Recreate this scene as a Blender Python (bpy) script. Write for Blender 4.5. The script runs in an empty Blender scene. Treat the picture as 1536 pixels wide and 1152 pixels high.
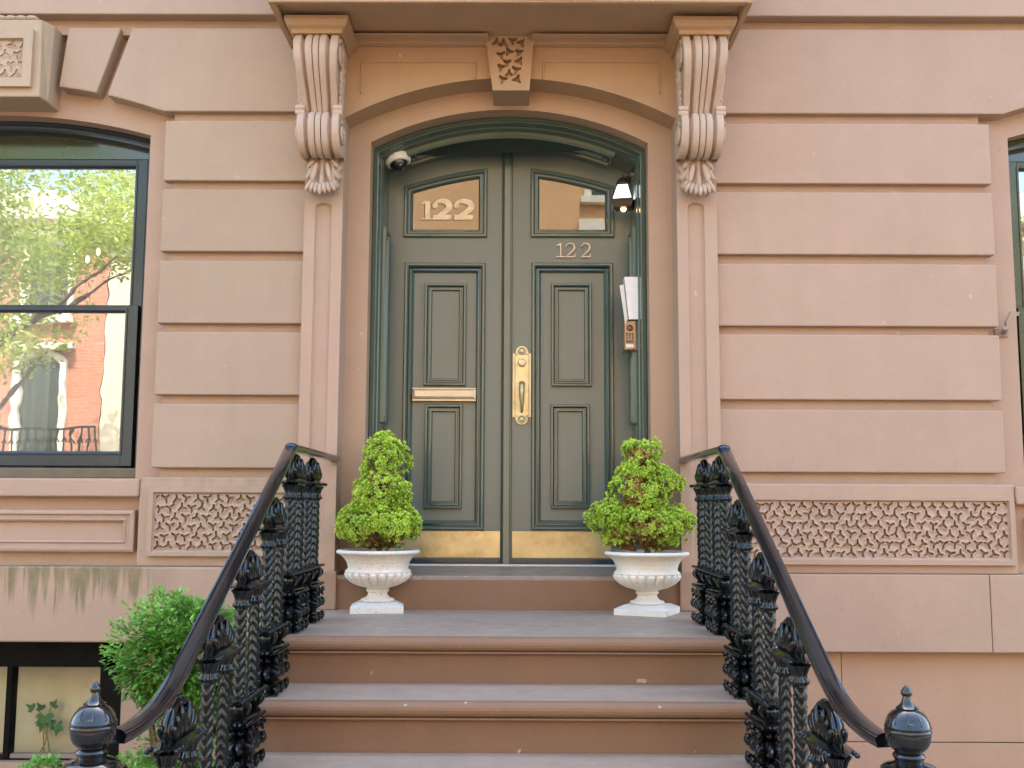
import bpy, bmesh, math, random
from math import sin, cos, pi, radians, sqrt, hypot
from mathutils import Vector, Matrix, noise

rnd = random.Random(11)
SC = bpy.context.scene
COL = SC.collection

# ------------------------------------------------------------------ camera
FPX = 1572.0
CAM = Vector((0.03, -4.95, 1.55))
ROT = Matrix.Rotation(radians(0.2), 3, 'Z') @ Matrix.Rotation(radians(90 + 6.5), 3, 'X') @ Matrix.Rotation(radians(0.25), 3, 'Z')
cam_data = bpy.data.cameras.new('camera')
cam_data.sensor_width = 36
cam_data.lens = 36 * FPX / 1536
cam_data.clip_end = 400
cam_data.clip_start = 0.05
camera = bpy.data.objects.new('camera', cam_data)
COL.objects.link(camera)
camera.matrix_world = Matrix.Translation(CAM) @ ROT.to_4x4()
SC.camera = camera


def at(px, py, Y):
    """point of the plane y = Y seen at a pixel of the photograph"""
    d = ROT @ Vector(((px - 768) / FPX, (576 - py) / FPX, -1))
    return CAM + d * ((Y - CAM.y) / d.y)


def X(px, py, Y): return at(px, py, Y).x
def Z(px, py, Y): return at(px, py, Y).z


# ------------------------------------------------------------------ mesh builder
class MB:
    def __init__(self):
        self.v, self.f, self.m, self.t = [], [], [], []

    def face(self, pts, m=0, tint=None):
        b = len(self.v)
        self.v += [tuple(p) for p in pts]
        self.f.append(tuple(range(b, b + len(pts))))
        self.m.append(m)
        self.t.append(tint)

    def raw(self, verts, faces, m=0):
        b = len(self.v)
        self.v += [tuple(p) for p in verts]
        for f in faces:
            self.f.append(tuple(i + b for i in f))
            self.m.append(m)
            self.t.append(None)
        return self

    def box(self, x0, x1, y0, y1, z0, z1, m=0):
        v = [(x, y, z) for z in (z0, z1) for y in (y0, y1) for x in (x0, x1)]
        return self.raw(v, [(0, 2, 3, 1), (4, 5, 7, 6), (0, 1, 5, 4), (2, 6, 7, 3), (0, 4, 6, 2), (1, 3, 7, 5)], m)

    def prism(self, poly, y0, y1, m=0):
        """polygon of (x, z) extruded from y0 (front) to y1 (back)"""
        a = sum(poly[i][0] * poly[(i + 1) % len(poly)][1] - poly[(i + 1) % len(poly)][0] * poly[i][1] for i in range(len(poly)))
        if a < 0:
            poly = poly[::-1]
        n = len(poly)
        v = [(x, y0, z) for x, z in poly] + [(x, y1, z) for x, z in poly]
        f = [tuple(range(n)), tuple(range(2 * n - 1, n - 1, -1))]
        f += [(i, i + n, (i + 1) % n + n, (i + 1) % n) for i in range(n)]
        return self.raw(v, f, m)

    def grid(self, fn, nu, nv, closed_u=False, m=0):
        v = [fn(i / nu, j / nv) for j in range(nv + 1) for i in range(nu + (0 if closed_u else 1))]
        w = nu if closed_u else nu + 1
        f = []
        for j in range(nv):
            for i in range(nu):
                i2 = (i + 1) % w
                f.append((j * w + i, j * w + i2, (j + 1) * w + i2, (j + 1) * w + i))
        return self.raw(v, f, m)

    def lathe(self, prof, n=24, at=(0, 0, 0), sx=1, sy=1, mod=None, M=None, cap=True, m=0):
        """profile of (r, z); mod(phi, z) multiplies r; M = matrix"""
        vs, fs = [], []
        for r, z in prof:
            for i in range(n):
                p = 2 * pi * i / n
                rr = r * (mod(p, z) if mod else 1)
                q = Vector((rr * cos(p) * sx, rr * sin(p) * sy, z))
                if M:
                    q = M @ q
                vs.append((q.x + at[0], q.y + at[1], q.z + at[2]))
        for j in range(len(prof) - 1):
            for i in range(n):
                fs.append((j * n + i, j * n + (i + 1) % n, (j + 1) * n + (i + 1) % n, (j + 1) * n + i))
        if cap:
            fs.append(tuple(range(n - 1, -1, -1)))
            fs.append(tuple(range((len(prof) - 1) * n, len(prof) * n)))
        return self.raw(vs, fs, m)

    def ball(self, c, rx, ry=None, rz=None, n=10, k=6, M=None, m=0):
        ry = ry or rx
        rz = rz or rx
        vs, fs = [], []
        for j in range(k + 1):
            t = pi * j / k
            for i in range(n):
                p = 2 * pi * i / n
                q = Vector((rx * sin(t) * cos(p), ry * sin(t) * sin(p), -rz * cos(t)))
                if M:
                    q = M @ q
                vs.append((q.x + c[0], q.y + c[1], q.z + c[2]))
        for j in range(k):
            for i in range(n):
                fs.append((j * n + i, j * n + (i + 1) % n, (j + 1) * n + (i + 1) % n, (j + 1) * n + i))
        return self.raw(vs, fs, m)

    def sweep(self, path, prof, up=Vector((0, 0, 1)), closed_prof=True, cap=True, m=0):
        """profile of (side, up) carried along a 3D path with mitred corners"""
        P = [Vector(p) for p in path]
        n = len(prof)
        vs, fs = [], []
        for i, p in enumerate(P):
            a = (p - P[i - 1]).normalized() if i else None
            b = (P[i + 1] - p).normalized() if i < len(P) - 1 else None
            t = (a + b).normalized() if a and b else (a or b)
            k = 1 / max(0.35, t.dot(a or b))
            side0 = (a or b).cross(up).normalized()
            side = t.cross(up).normalized()
            u = side.cross(t).normalized()
            flat = (a.cross(b).length > 1e-6) if a and b else False
            ax = a.cross(b).normalized() if flat else None
            for s, h in prof:
                q = side * s + u * h
                if flat:                       # stretch in the plane of the bend
                    e = ax.cross(t)
                    q = q + e * (q.dot(e) * (k - 1))
                vs.append(p + q)
        L = len(P)
        for i in range(L - 1):
            for j in range(n if closed_prof else n - 1):
                j2 = (j + 1) % n
                fs.append((i * n + j, i * n + j2, (i + 1) * n + j2, (i + 1) * n + j))
        if cap and closed_prof:
            fs.append(tuple(range(n - 1, -1, -1)))
            fs.append(tuple(range((L - 1) * n, L * n)))
        return self.raw(vs, fs, m)

    def tube(self, path, r, n=8, m=0):
        P = [Vector(p) for p in path]
        vs, fs = [], []
        ref = Vector((0.31, 0.2, 0.93))
        for i, p in enumerate(P):
            t = (P[min(i + 1, len(P) - 1)] - P[max(i - 1, 0)]).normalized()
            s = t.cross(ref).normalized()
            u = s.cross(t)
            rr = r[i] if isinstance(r, (list, tuple)) else r
            for k in range(n):
                a = 2 * pi * k / n
                vs.append(p + (s * cos(a) + u * sin(a)) * rr)
        for i in range(len(P) - 1):
            for k in range(n):
                fs.append((i * n + k, i * n + (k + 1) % n, (i + 1) * n + (k + 1) % n, (i + 1) * n + k))
        fs.append(tuple(range(n - 1, -1, -1)))
        fs.append(tuple(range((len(P) - 1) * n, len(P) * n)))
        return self.raw(vs, fs, m)

    def frame(self, poly, prof, mp, fill=True, closed=True, m=0, mfill=None):
        """mitred moulding round a 2D outline; prof = (inset, height); mp(u, v, h) -> 3D"""
        n = len(poly)
        a = sum(poly[i][0] * poly[(i + 1) % n][1] - poly[(i + 1) % n][0] * poly[i][1] for i in range(n))
        sg = 1 if a > 0 else -1
        nrm = []
        for i in range(n):
            def en(p, q):
                dx, dy = q[0] - p[0], q[1] - p[1]
                l = hypot(dx, dy) or 1e-9
                return (-dy / l * sg, dx / l * sg)
            if closed or 0 < i < n - 1:
                n1 = en(poly[i - 1], poly[i])
                n2 = en(poly[i], poly[(i + 1) % n])
            elif i == 0:
                n1 = n2 = en(poly[0], poly[1])
            else:
                n1 = n2 = en(poly[n - 2], poly[n - 1])
            d = 1 + n1[0] * n2[0] + n1[1] * n2[1]
            nrm.append(((n1[0] + n2[0]) / d, (n1[1] + n2[1]) / d))
        vs, fs = [], []
        for ins, h in prof:
            for i in range(n):
                vs.append(mp(poly[i][0] + nrm[i][0] * ins, poly[i][1] + nrm[i][1] * ins, h))
        for j in range(len(prof) - 1):
            for i in range(n if closed else n - 1):
                i2 = (i + 1) % n
                q = (j * n + i, j * n + i2, (j + 1) * n + i2, (j + 1) * n + i)
                fs.append(q if sg > 0 else q[::-1])
        self.raw(vs, fs, m)
        if fill and closed:
            k = (len(prof) - 1) * n
            q = [vs[k + i] for i in range(n)]
            self.face(q if sg > 0 else q[::-1], m if mfill is None else mfill)
        return self

    def build(self, name, mat, parent=None, smooth=False, bevel=0, seg=2, merge=False, angle=35):
        me = bpy.data.meshes.new(name)
        me.from_pydata(self.v, [], self.f)
        mats = mat if isinstance(mat, (list, tuple)) else [mat]
        for q in mats:
            me.materials.append(q)
        if len(mats) > 1:
            me.polygons.foreach_set('material_index', self.m)
        if any(t is not None for t in self.t):
            at_ = me.attributes.new('tint', 'FLOAT', 'FACE')
            at_.data.foreach_set('value', [t or 0.0 for t in self.t])
        bm = bmesh.new()
        bm.from_mesh(me)
        if merge or bevel:
            bmesh.ops.remove_doubles(bm, verts=bm.verts, dist=1e-5)
            bmesh.ops.recalc_face_normals(bm, faces=bm.faces)
        bm.to_mesh(me)
        bm.free()
        if smooth:
            for p in me.polygons:
                p.use_smooth = True
            if smooth != 'all':
                me.set_sharp_from_angle(angle=radians(angle))
        me.update()
        o = bpy.data.objects.new(name, me)
        COL.objects.link(o)
        if parent:
            o.parent = parent
        if bevel:
            md = o.modifiers.new('edge', 'BEVEL')
            md.width = bevel
            md.segments = seg
            md.limit_method = 'ANGLE'
            md.angle_limit = radians(40)
        return o


def thing(name, label, cat, loc=(0, 0, 0), rz=0, group=None):
    o = bpy.data.objects.new(name, None)
    o.empty_display_size = 0.1
    COL.objects.link(o)
    o.location = loc
    o.rotation_euler = (0, 0, rz)
    tag(o, label, cat, group)
    return o


def tag(o, label, cat, group=None):
    o['label'] = label
    o['category'] = cat
    if group:
        o['group'] = group
    return o


def copy_tree(o, parent=None):
    kids = list(o.children)
    c = o.copy()
    COL.objects.link(c)
    if parent:
        c.parent = parent
    for k in kids:
        copy_tree(k, c)
    return c


# ------------------------------------------------------------------ materials
def new_mat(name):
    m = bpy.data.materials.new(name)
    m.use_nodes = True
    nt = m.node_tree
    for n in list(nt.nodes):
        nt.nodes.remove(n)
    out = nt.nodes.new('ShaderNodeOutputMaterial')
    return m, nt, out


def N(nt, t, **kw):
    n = nt.nodes.new(t)
    for k, v in kw.items():
        if hasattr(n, k):
            setattr(n, k, v)
        else:
            n.inputs[k].default_value = v
    return n


def rgb(c): return (c[0], c[1], c[2], 1)


def mixc(nt, fac, a, b, blend='MIX'):
    n = nt.nodes.new('ShaderNodeMix')
    n.data_type = 'RGBA'
    n.blend_type = blend
    for sock, val in ((0, fac), (6, a), (7, b)):
        if hasattr(val, 'is_linked'):
            nt.links.new(val, n.inputs[sock])
        elif isinstance(val, (int, float)):
            n.inputs[sock].default_value = val
        else:
            n.inputs[sock].default_value = rgb(val)
    return n.outputs[2]


def ramp(nt, src, lo, hi, a=0.0, b=1.0):
    n = nt.nodes.new('ShaderNodeMapRange')
    n.inputs[1].default_value = lo
    n.inputs[2].default_value = hi
    n.inputs[3].default_value = a
    n.inputs[4].default_value = b
    nt.links.new(src, n.inputs[0])
    return n.outputs[0]


def nz(nt, scale, detail=4, rough=0.55, stretch=None, seed=0.0):
    tc = N(nt, 'ShaderNodeTexCoord')
    src = tc.outputs['Object']
    mp = N(nt, 'ShaderNodeMapping')
    mp.inputs['Location'].default_value = (seed, seed * 0.7, seed * 1.3)
    if stretch:
        mp.inputs['Scale'].default_value = stretch
    nt.links.new(src, mp.inputs[0])
    n = N(nt, 'ShaderNodeTexNoise')
    n.inputs['Scale'].default_value = scale
    n.inputs['Detail'].default_value = detail
    n.inputs['Roughness'].default_value = rough
    nt.links.new(mp.outputs[0], n.inputs['Vector'])
    return n.outputs['Fac']


def math_(nt, op, a, b=0.0):
    n = nt.nodes.new('ShaderNodeMath')
    n.operation = op
    for i, v in enumerate((a, b)):
        if hasattr(v, 'is_linked'):
            nt.links.new(v, n.inputs[i])
        else:
            n.inputs[i].default_value = v
    return n.outputs[0]


def finish(nt, out, color, rough=0.6, bump=None, bstr=0.3, bdist=0.01, metallic=0.0, spec=0.5, coat=0.0, rough_sock=None, trans=None):
    b = N(nt, 'ShaderNodeBsdfPrincipled')
    if hasattr(color, 'is_linked'):
        nt.links.new(color, b.inputs['Base Color'])
    else:
        b.inputs['Base Color'].default_value = rgb(color)
    b.inputs['Roughness'].default_value = rough
    if rough_sock is not None:
        nt.links.new(rough_sock, b.inputs['Roughness'])
    b.inputs['Metallic'].default_value = metallic
    b.inputs['Specular IOR Level'].default_value = spec
    b.inputs['Coat Weight'].default_value = coat
    b.inputs['Coat Roughness'].default_value = 0.08
    if bump is not None:
        bn = N(nt, 'ShaderNodeBump')
        bn.inputs['Strength'].default_value = bstr
        bn.inputs['Distance'].default_value = bdist
        nt.links.new(bump, bn.inputs['Height'])
        nt.links.new(bn.outputs[0], b.inputs['Normal'])
    nt.links.new(b.outputs[0], out.inputs[0])
    return b


def mat_stone(name, c1, c2, chips=0.0, moss=None):
    """painted brownstone: broad patchy tint, fine brushed mottling, small chips"""
    m, nt, out = new_mat(name)
    big = ramp(nt, nz(nt, 0.9, 3, seed=3.1), 0.35, 0.65)
    mid = ramp(nt, nz(nt, 6, 6, 0.65, seed=1.7), 0.3, 0.75)
    strk = ramp(nt, nz(nt, 7, 5, 0.6, stretch=(1, 1, 0.10), seed=5.0), 0.38, 0.72)
    soot = ramp(nt, nz(nt, 1.7, 6, 0.62, stretch=(1, 1, 0.6), seed=14.0), 0.48, 0.78)
    fine = nz(nt, 60, 6, 0.7)
    col = mixc(nt, big, c1, c2)
    col = mixc(nt, math_(nt, 'MULTIPLY', mid, 0.22), col, (c1[0] * .72, c1[1] * .68, c1[2] * .64))
    col = mixc(nt, math_(nt, 'MULTIPLY', soot, 0.42), col, (c1[0] * .70, c1[1] * .72, c1[2] * .66))
    col = mixc(nt, math_(nt, 'MULTIPLY', strk, 0.16), col, (c1[0] * 1.2, c1[1] * 1.22, c1[2] * 1.25))
    spots = ramp(nt, nz(nt, 34, 2, 0.4, seed=9.0), 0.71, 0.75)
    col = mixc(nt, math_(nt, 'MULTIPLY', spots, 0.14), col, (c1[0] * .5, c1[1] * .45, c1[2] * .42))
    if chips:
        ch = ramp(nt, nz(nt, 17, 3, 0.5, seed=22.0), 0.735, 0.755)
        col = mixc(nt, math_(nt, 'MULTIPLY', ch, chips), col, (.72, .62, .52))
    tone = N(nt, 'ShaderNodeAttribute')           # block to block difference of the paint
    tone.attribute_name = 'tone'
    col = mixc(nt, math_(nt, 'MULTIPLY', tone.outputs['Fac'], 0.34), col, (c1[0] * .62, c1[1] * .62, c1[2] * .60))
    if moss:
        col = moss(nt, col)
    finish(nt, out, col, 0.62, bump=math_(nt, 'ADD', fine, math_(nt, 'MULTIPLY', nz(nt, 7, 3, seed=2.0), 1.6)), bstr=0.22, bdist=0.006, spec=0.35)
    return m


def moss_under(x0, x1, ztop, length, strength):
    def f(nt, col):
        tc = N(nt, 'ShaderNodeTexCoord')
        sx = N(nt, 'ShaderNodeSeparateXYZ')
        nt.links.new(tc.outputs['Object'], sx.inputs[0])
        run = nz(nt, 26, 3, 0.6, stretch=(1, 1, 0.05), seed=4.0)
        blot = nz(nt, 9, 5, 0.65, stretch=(1, 1, 0.5), seed=8.0)
        depth = math_(nt, 'SUBTRACT', ztop, sx.outputs['Z'])            # metres below the ledge
        lim = math_(nt, 'MULTIPLY', ramp(nt, run, 0.33, 0.72), length)   # how far each run reaches
        body = ramp(nt, math_(nt, 'SUBTRACT', lim, depth), -0.02, 0.09)
        edge = math_(nt, 'MULTIPLY', ramp(nt, sx.outputs['X'], x1, x1 - 0.25), ramp(nt, sx.outputs['X'], x0, x0 + 0.2))
        k = math_(nt, 'MULTIPLY', math_(nt, 'MULTIPLY', body, edge), ramp(nt, blot, 0.3, 0.62, 0.35, 1.0))
        return mixc(nt, math_(nt, 'MULTIPLY', k, strength), col, (.135, .125, .045))
    return f


def mat_plain(name, c, rough=0.5, var=0.12, scale=12, bstr=0.1, metallic=0.0, spec=0.5, coat=0.0, bscale=40, dirt=None, bdist=0.004, rv=.2, tint=None):
    m, nt, out = new_mat(name)
    f = ramp(nt, nz(nt, scale, 5, 0.6), 0.3, 0.72)
    col = mixc(nt, f, [x * (1 - var) for x in c], [min(1, x * (1 + var)) for x in c])
    if dirt:
        d = ramp(nt, nz(nt, dirt[0], 6, 0.7, seed=6.0), dirt[1], dirt[1] + 0.14)
        col = mixc(nt, math_(nt, 'MULTIPLY', d, dirt[3]), col, dirt[2])
    rs = ramp(nt, nz(nt, scale * 2.3, 4, seed=3.0), 0.3, 0.7, rough * (1 - rv), min(1, rough * (1 + rv)))
    b = finish(nt, out, col, rough, bump=nz(nt, bscale, 4, 0.6), bstr=bstr, bdist=bdist, metallic=metallic, spec=spec, coat=coat, rough_sock=rs)
    if tint:
        b.inputs['Specular Tint'].default_value = rgb(tint)
    return m


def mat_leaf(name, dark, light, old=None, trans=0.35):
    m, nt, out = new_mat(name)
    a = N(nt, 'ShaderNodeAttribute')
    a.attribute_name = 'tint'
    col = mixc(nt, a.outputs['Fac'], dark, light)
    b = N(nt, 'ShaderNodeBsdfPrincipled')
    b.inputs['Roughness'].default_value = 0.45
    b.inputs['Specular IOR Level'].default_value = 0.4
    nt.links.new(col, b.inputs['Base Color'])
    t = N(nt, 'ShaderNodeBsdfTranslucent')
    nt.links.new(mixc(nt, 0.5, col, light), t.inputs[0])
    mx = N(nt, 'ShaderNodeMixShader')
    mx.inputs[0].default_value = trans
    nt.links.new(b.outputs[0], mx.inputs[1])
    nt.links.new(t.outputs[0], mx.inputs[2])
    nt.links.new(mx.outputs[0], out.inputs[0])
    return m


def mat_glass(name, base=0.10, tint=(.9, .95, .93), wave=0.0, veil=0.0):
    """window glass: clear pane with mirror reflection rising at grazing angles"""
    m, nt, out = new_mat(name)
    lw = N(nt, 'ShaderNodeLayerWeight')
    lw.inputs[0].default_value = 0.25
    fac = math_(nt, 'ADD', math_(nt, 'MULTIPLY', lw.outputs['Fresnel'], 0.8), base)
    tr = N(nt, 'ShaderNodeBsdfTransparent')
    tr.inputs[0].default_value = rgb(tint)
    gl = N(nt, 'ShaderNodeBsdfGlossy')
    gl.inputs['Roughness'].default_value = 0.0
    gl.inputs[0].default_value = (.97, .98, .97, 1)
    if wave:
        bn = N(nt, 'ShaderNodeBump')
        bn.inputs['Strength'].default_value = wave
        bn.inputs['Distance'].default_value = 0.004
        nt.links.new(nz(nt, 5, 2, 0.4), bn.inputs['Height'])
        nt.links.new(bn.outputs[0], gl.inputs['Normal'])
    mx = N(nt, 'ShaderNodeMixShader')
    nt.links.new(fac, mx.inputs[0])
    nt.links.new(tr.outputs[0], mx.inputs[1])
    nt.links.new(gl.outputs[0], mx.inputs[2])
    last = mx
    if veil:                                  # patchy pale film painting in the haze of room light and sky reflection
        df = N(nt, 'ShaderNodeBsdfDiffuse')
        df.inputs[0].default_value = (.86, .85, .78, 1)
        last = N(nt, 'ShaderNodeMixShader')
        nt.links.new(ramp(nt, nz(nt, 3, 4), 0.3, 0.7, veil * .6, veil * 1.4), last.inputs[0])
        nt.links.new(mx.outputs[0], last.inputs[1])
        nt.links.new(df.outputs[0], last.inputs[2])
    nt.links.new(last.outputs[0], out.inputs[0])
    return m


def mat_emit(name, c, s):
    m, nt, out = new_mat(name)
    b = N(nt, 'ShaderNodeBsdfPrincipled')
    b.inputs['Base Color'].default_value = rgb(c)
    b.inputs['Emission Color'].default_value = rgb(c)
    b.inputs['Emission Strength'].default_value = s
    b.inputs['Roughness'].default_value = 0.25
    nt.links.new(b.outputs[0], out.inputs[0])
    return m


def mat_brick(name, c1, c2, mortar):
    m, nt, out = new_mat(name)
    tc = N(nt, 'ShaderNodeTexCoord')
    mp = N(nt, 'ShaderNodeMapping')
    mp.inputs['Rotation'].default_value = (radians(90), 0, 0)
    nt.links.new(tc.outputs['Object'], mp.inputs[0])
    b = N(nt, 'ShaderNodeTexBrick')
    b.inputs['Color1'].default_value = rgb(c1)
    b.inputs['Color2'].default_value = rgb(c2)
    b.inputs['Mortar'].default_value = rgb(mortar)
    b.inputs['Scale'].default_value = 1.0
    b.inputs['Brick Width'].default_value = 0.21
    b.inputs['Row Height'].default_value = 0.07
    b.inputs['Mortar Size'].default_value = 0.008
    nt.links.new(mp.outputs[0], b.inputs['Vector'])
    finish(nt, out, b.outputs['Color'], 0.8)
    return m

# ------------------------------------------------------------------ palette
S1, S2 = (.446, .302, .218), (.426, .300, .206)
M_STONE = mat_stone('brownstone paint', S1, S2, chips=0.25)
M_STONE_L = mat_stone('brownstone paint greyer', (.430, .306, .217), (.412, .304, .205), chips=0.15)
M_LIP = mat_stone('brownstone paint warm bounce', (.438, .285, .172), (.42, .283, .158), chips=0.5)  # same stone paint, with orange bounce light put into the colour
M_PIER = mat_stone('brownstone paint mossy pier', (.426, .302, .214), (.408, .300, .202), moss=moss_under(-2.2, -0.9, Z(320, 713, 0), .07, .75))
M_BAND = mat_stone('brownstone paint mossy band', S1, S2, moss=moss_under(-3.4, -1.5, Z(60, 851, -.05), .30, .85))
M_STEP = mat_stone('brown step paint', (.230, .130, .074), (.235, .138, .078), chips=0.4)
M_TREAD = mat_plain('worn tread', (.345, .262, .198), .5, .10, 7, .2, dirt=(26, .60, (.24, .165, .115), .35))
M_SILL = mat_plain('worn sill paint', (.27, .215, .17), .5, .15, 8, .12, dirt=(20, .62, (.7, .69, .66), .6))
M_SILLEDGE = mat_plain('white sill edge', (.72, .72, .70), .5, .1, 14, .1)
M_GREEN = mat_plain('grey green door paint', (.134, .163, .134), .32, .025, 2, .0, spec=.5, coat=.0, bscale=9, rv=.02)
M_MOULD = mat_plain('glossy green moulding shade', (.080, .118, .100), .2, .05, 4, .02, spec=.6, coat=.3, bscale=12, rv=.08, tint=(.75, .9, 1))  # door green darkened and blued to stand in for moulding shade and reflections
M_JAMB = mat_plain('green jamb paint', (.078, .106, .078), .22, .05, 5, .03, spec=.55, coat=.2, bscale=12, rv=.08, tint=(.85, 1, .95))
M_SASH = mat_plain('blue black sash paint', (.026, .032, .037), .3, .1, 6, .03, spec=.5, coat=.2, rv=.06, tint=(.75, .9, 1))
M_DARKWOOD = mat_plain('dark frame', (.004, .0035, .003), .6, .2, 8, .05, spec=.12)
M_TRANSOM = mat_plain('dark green head panel', (.028, .034, .016), .14, .25, 4, .05, spec=.6, coat=.5)
M_BRASS = mat_plain('aged brass', (.50, .46, .28), .36, .16, 20, .06, metallic=.6, dirt=(18, .55, (.30, .22, .10), .5))
M_BRASSP = mat_plain('worn brass kick plate', (.50, .44, .24), .36, .2, 6, .05, metallic=.55, dirt=(9, .5, (.36, .27, .11), .6))
M_PALEBRASS = mat_plain('pale brass', (.56, .48, .33), .4, .1, 12, .05, metallic=.5)
M_IRON = mat_plain('black gloss iron paint', (.004, .005, .005), .10, .25, 16, .2, spec=.5, coat=.05, tint=(.9, .97, 1), bscale=70, dirt=(24, .66, (.05, .04, .022), .4), bdist=.003)
M_RAIL = mat_plain('black gloss rail paint sky tinted', (.005, .007, .010), .10, .2, 14, .06, spec=.75, coat=.35, tint=(.62, .82, 1), bscale=36, dirt=(60, .66, (.08, .09, .10), .3), bdist=.003)  # bluish base and tint stand in for sky reflected along the rail
M_BALL = mat_plain('polished black finial paint', (.005, .006, .007), .06, .2, 10, .04, spec=.65, coat=.2, bscale=24, rv=.3)
M_URN = [mat_plain('white cast stone', (.78, .725, .62), .7, .07, 10, .45, bscale=60, dirt=(d_, t_, (.24, .20, .12), .7)) for d_, t_ in ((75, .56), (60, .62))]
M_WHITE = mat_plain('white plastic', (.78, .77, .72), .4, .03, 8, .03)
M_STEEL = mat_plain('white painted steel', (.80, .81, .80), .3, .05, 10, .05)
M_BLACK = mat_plain('black plastic', (.012, .012, .013), .12, .1, 10, .0, coat=.6)
M_BRONZE = mat_plain('bronze fitting', (.085, .068, .045), .35, .2, 14, .1, metallic=.6)
M_COPPER = mat_plain('bronze coloured plate', (.30, .20, .11), .38, .1, 20, .04, metallic=.5)
M_GOLD = mat_plain('gold leaf', (.66, .55, .35), .45, .2, 30, .1, metallic=.25)
M_SOIL = mat_plain('dark soil', (.03, .022, .015), .95, .4, 30, .8, bscale=90)
M_BARK = mat_plain('bark', (.14, .085, .045), .9, .3, 30, .6)
M_GLASS = mat_glass('window glass', .34, wave=.10, veil=.09)
M_DGLASS = mat_glass('door glass', .095, tint=(.5, .5, .45))
M_BGLASS = mat_glass('basement glass', .03)
M_CURTAIN = mat_plain('pale curtain', (.75, .72, .66), .9, .05, 8, .1)
M_BLIND = mat_plain('buff plaster behind glass', (.80, .70, .47), .8, .12, 5, .1)
M_ROOM = mat_plain('room plaster', (.42, .36, .27), .9, .08, 3, .0)
M_LAMPGLASS = mat_emit('frosted glowing lamp glass', (.86, .92, 1.0), .30)  # panes emit a faint bluish white
M_BULB = mat_emit('warm bulb', (1.0, .62, .24), 1.5)

YB, YG, YW, YP, YA, YF, YD = 0.0, .04, .09, -.04, .115, .23, .55


def facemap(Y): return lambda u, v, h: (u, Y - h, v)


class Arc:
    def __init__(s, xc, w, zs, rise):
        s.xc, s.w, s.zs, s.rise = xc, w, zs, rise
        s.R = (w * w + rise * rise) / (2 * rise)

    def z(s, x):
        return s.zs + s.rise - s.R + sqrt(max(0, s.R ** 2 - (x - s.xc) ** 2))

    def pts(s, x0, x1, n):
        return [(x0 + (x1 - x0) * i / n, s.z(x0 + (x1 - x0) * i / n)) for i in range(n + 1)]

    def shifted(s, d):
        """concentric arc d below/inside"""
        a = Arc(s.xc, s.w, s.zs, s.rise)
        a.R = s.R - d
        a.zs, a.rise = s.zs, s.rise - d
        a.w = s.w - d
        a.z = lambda x: s.zs + s.rise - s.R + sqrt(max(0, a.R ** 2 - (x - s.xc) ** 2))
        return a


def holed(mb, x0, x1, z0, ztop, hx0, hx1, hz0, hz1, Y, depth, n=20, m=0):
    """wall face with one opening and the opening's reveals; ztop and hz1 may be functions of x"""
    zt = ztop if callable(ztop) else (lambda x: ztop)
    hz = hz1 if callable(hz1) else (lambda x: hz1)
    def strip(a, b, lo, hi, k):
        for i in range(k):
            p, q = a + (b - a) * i / k, a + (b - a) * (i + 1) / k
            mb.face([(p, Y, lo(p)), (q, Y, lo(q)), (q, Y, hi(q)), (p, Y, hi(p))], m)
    if hx0 > x0: strip(x0, hx0, lambda x: z0, zt, 4)
    if x1 > hx1: strip(hx1, x1, lambda x: z0, zt, 4)
    if hz0 > z0: strip(hx0, hx1, lambda x: z0, lambda x: hz0, 1)
    strip(hx0, hx1, hz, zt, n)
    Yb = Y + depth
    mb.face([(hx0, Y, hz0), (hx0, Y, hz(hx0)), (hx0, Yb, hz(hx0)), (hx0, Yb, hz0)], m)
    mb.face([(hx1, Y, hz0), (hx1, Yb, hz0), (hx1, Yb, hz(hx1)), (hx1, Y, hz(hx1))], m)
    mb.face([(hx0, Y, hz0), (hx0, Yb, hz0), (hx1, Yb, hz0), (hx1, Y, hz0)], m)
    for i in range(n):
        p, q = hx0 + (hx1 - hx0) * i / n, hx0 + (hx1 - hx0) * (i + 1) / n
        mb.face([(p, Y, hz(p)), (q, Y, hz(q)), (q, Yb, hz(q)), (p, Yb, hz(p))], m)


# ------------------------------------------------------------------ ground
def structure(name, mb, mat, **k):
    o = mb.build(name, mat, **k)
    o['kind'] = 'structure'
    return o


M_ASPH = mat_plain('asphalt', (.075, .064, .052), .85, .2, 3, .5, bscale=120)
M_PAVE = mat_plain('pavement', (.20, .165, .13), .8, .12, 2, .3, bscale=50)
structure('street', MB().box(-120, 120, -120, 120, -.3, -.10), M_ASPH)
structure('pavement', MB().box(-60, 60, -6.2, 14, -.11, .03), M_PAVE, bevel=.01)
structure('far_pavement', MB().box(-60, 60, -16.6, -13.2, -.11, .03), M_PAVE, bevel=.01)

# ------------------------------------------------------------------ house
house = thing('brownstone_house', 'pinkish painted brownstone house front with green double doors and carved stone trim', 'house')
HT = 8.2
XE = 5.6                                    # half width of the house

# --- window openings (the right one mirrors the left one about the doorway)
wl_c = X(-8, 400, YW)
wl_w = X(226, 205, YW) - wl_c
zs_l = Z(226, 203, YW)
rise_w = Z(-8, 173, YW) - zs_l
zb_l = Z(100, 717, YW)
arcL = Arc(wl_c, wl_w, zs_l, rise_w)
wr_x0 = X(1511, 206, YW)
zs_r = Z(1511, 207, YW)
zb_r = Z(1520, 722, YW)
wr_c = wr_x0 + wl_w
arcR = Arc(wr_c, wl_w, zs_r, rise_w)

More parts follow.
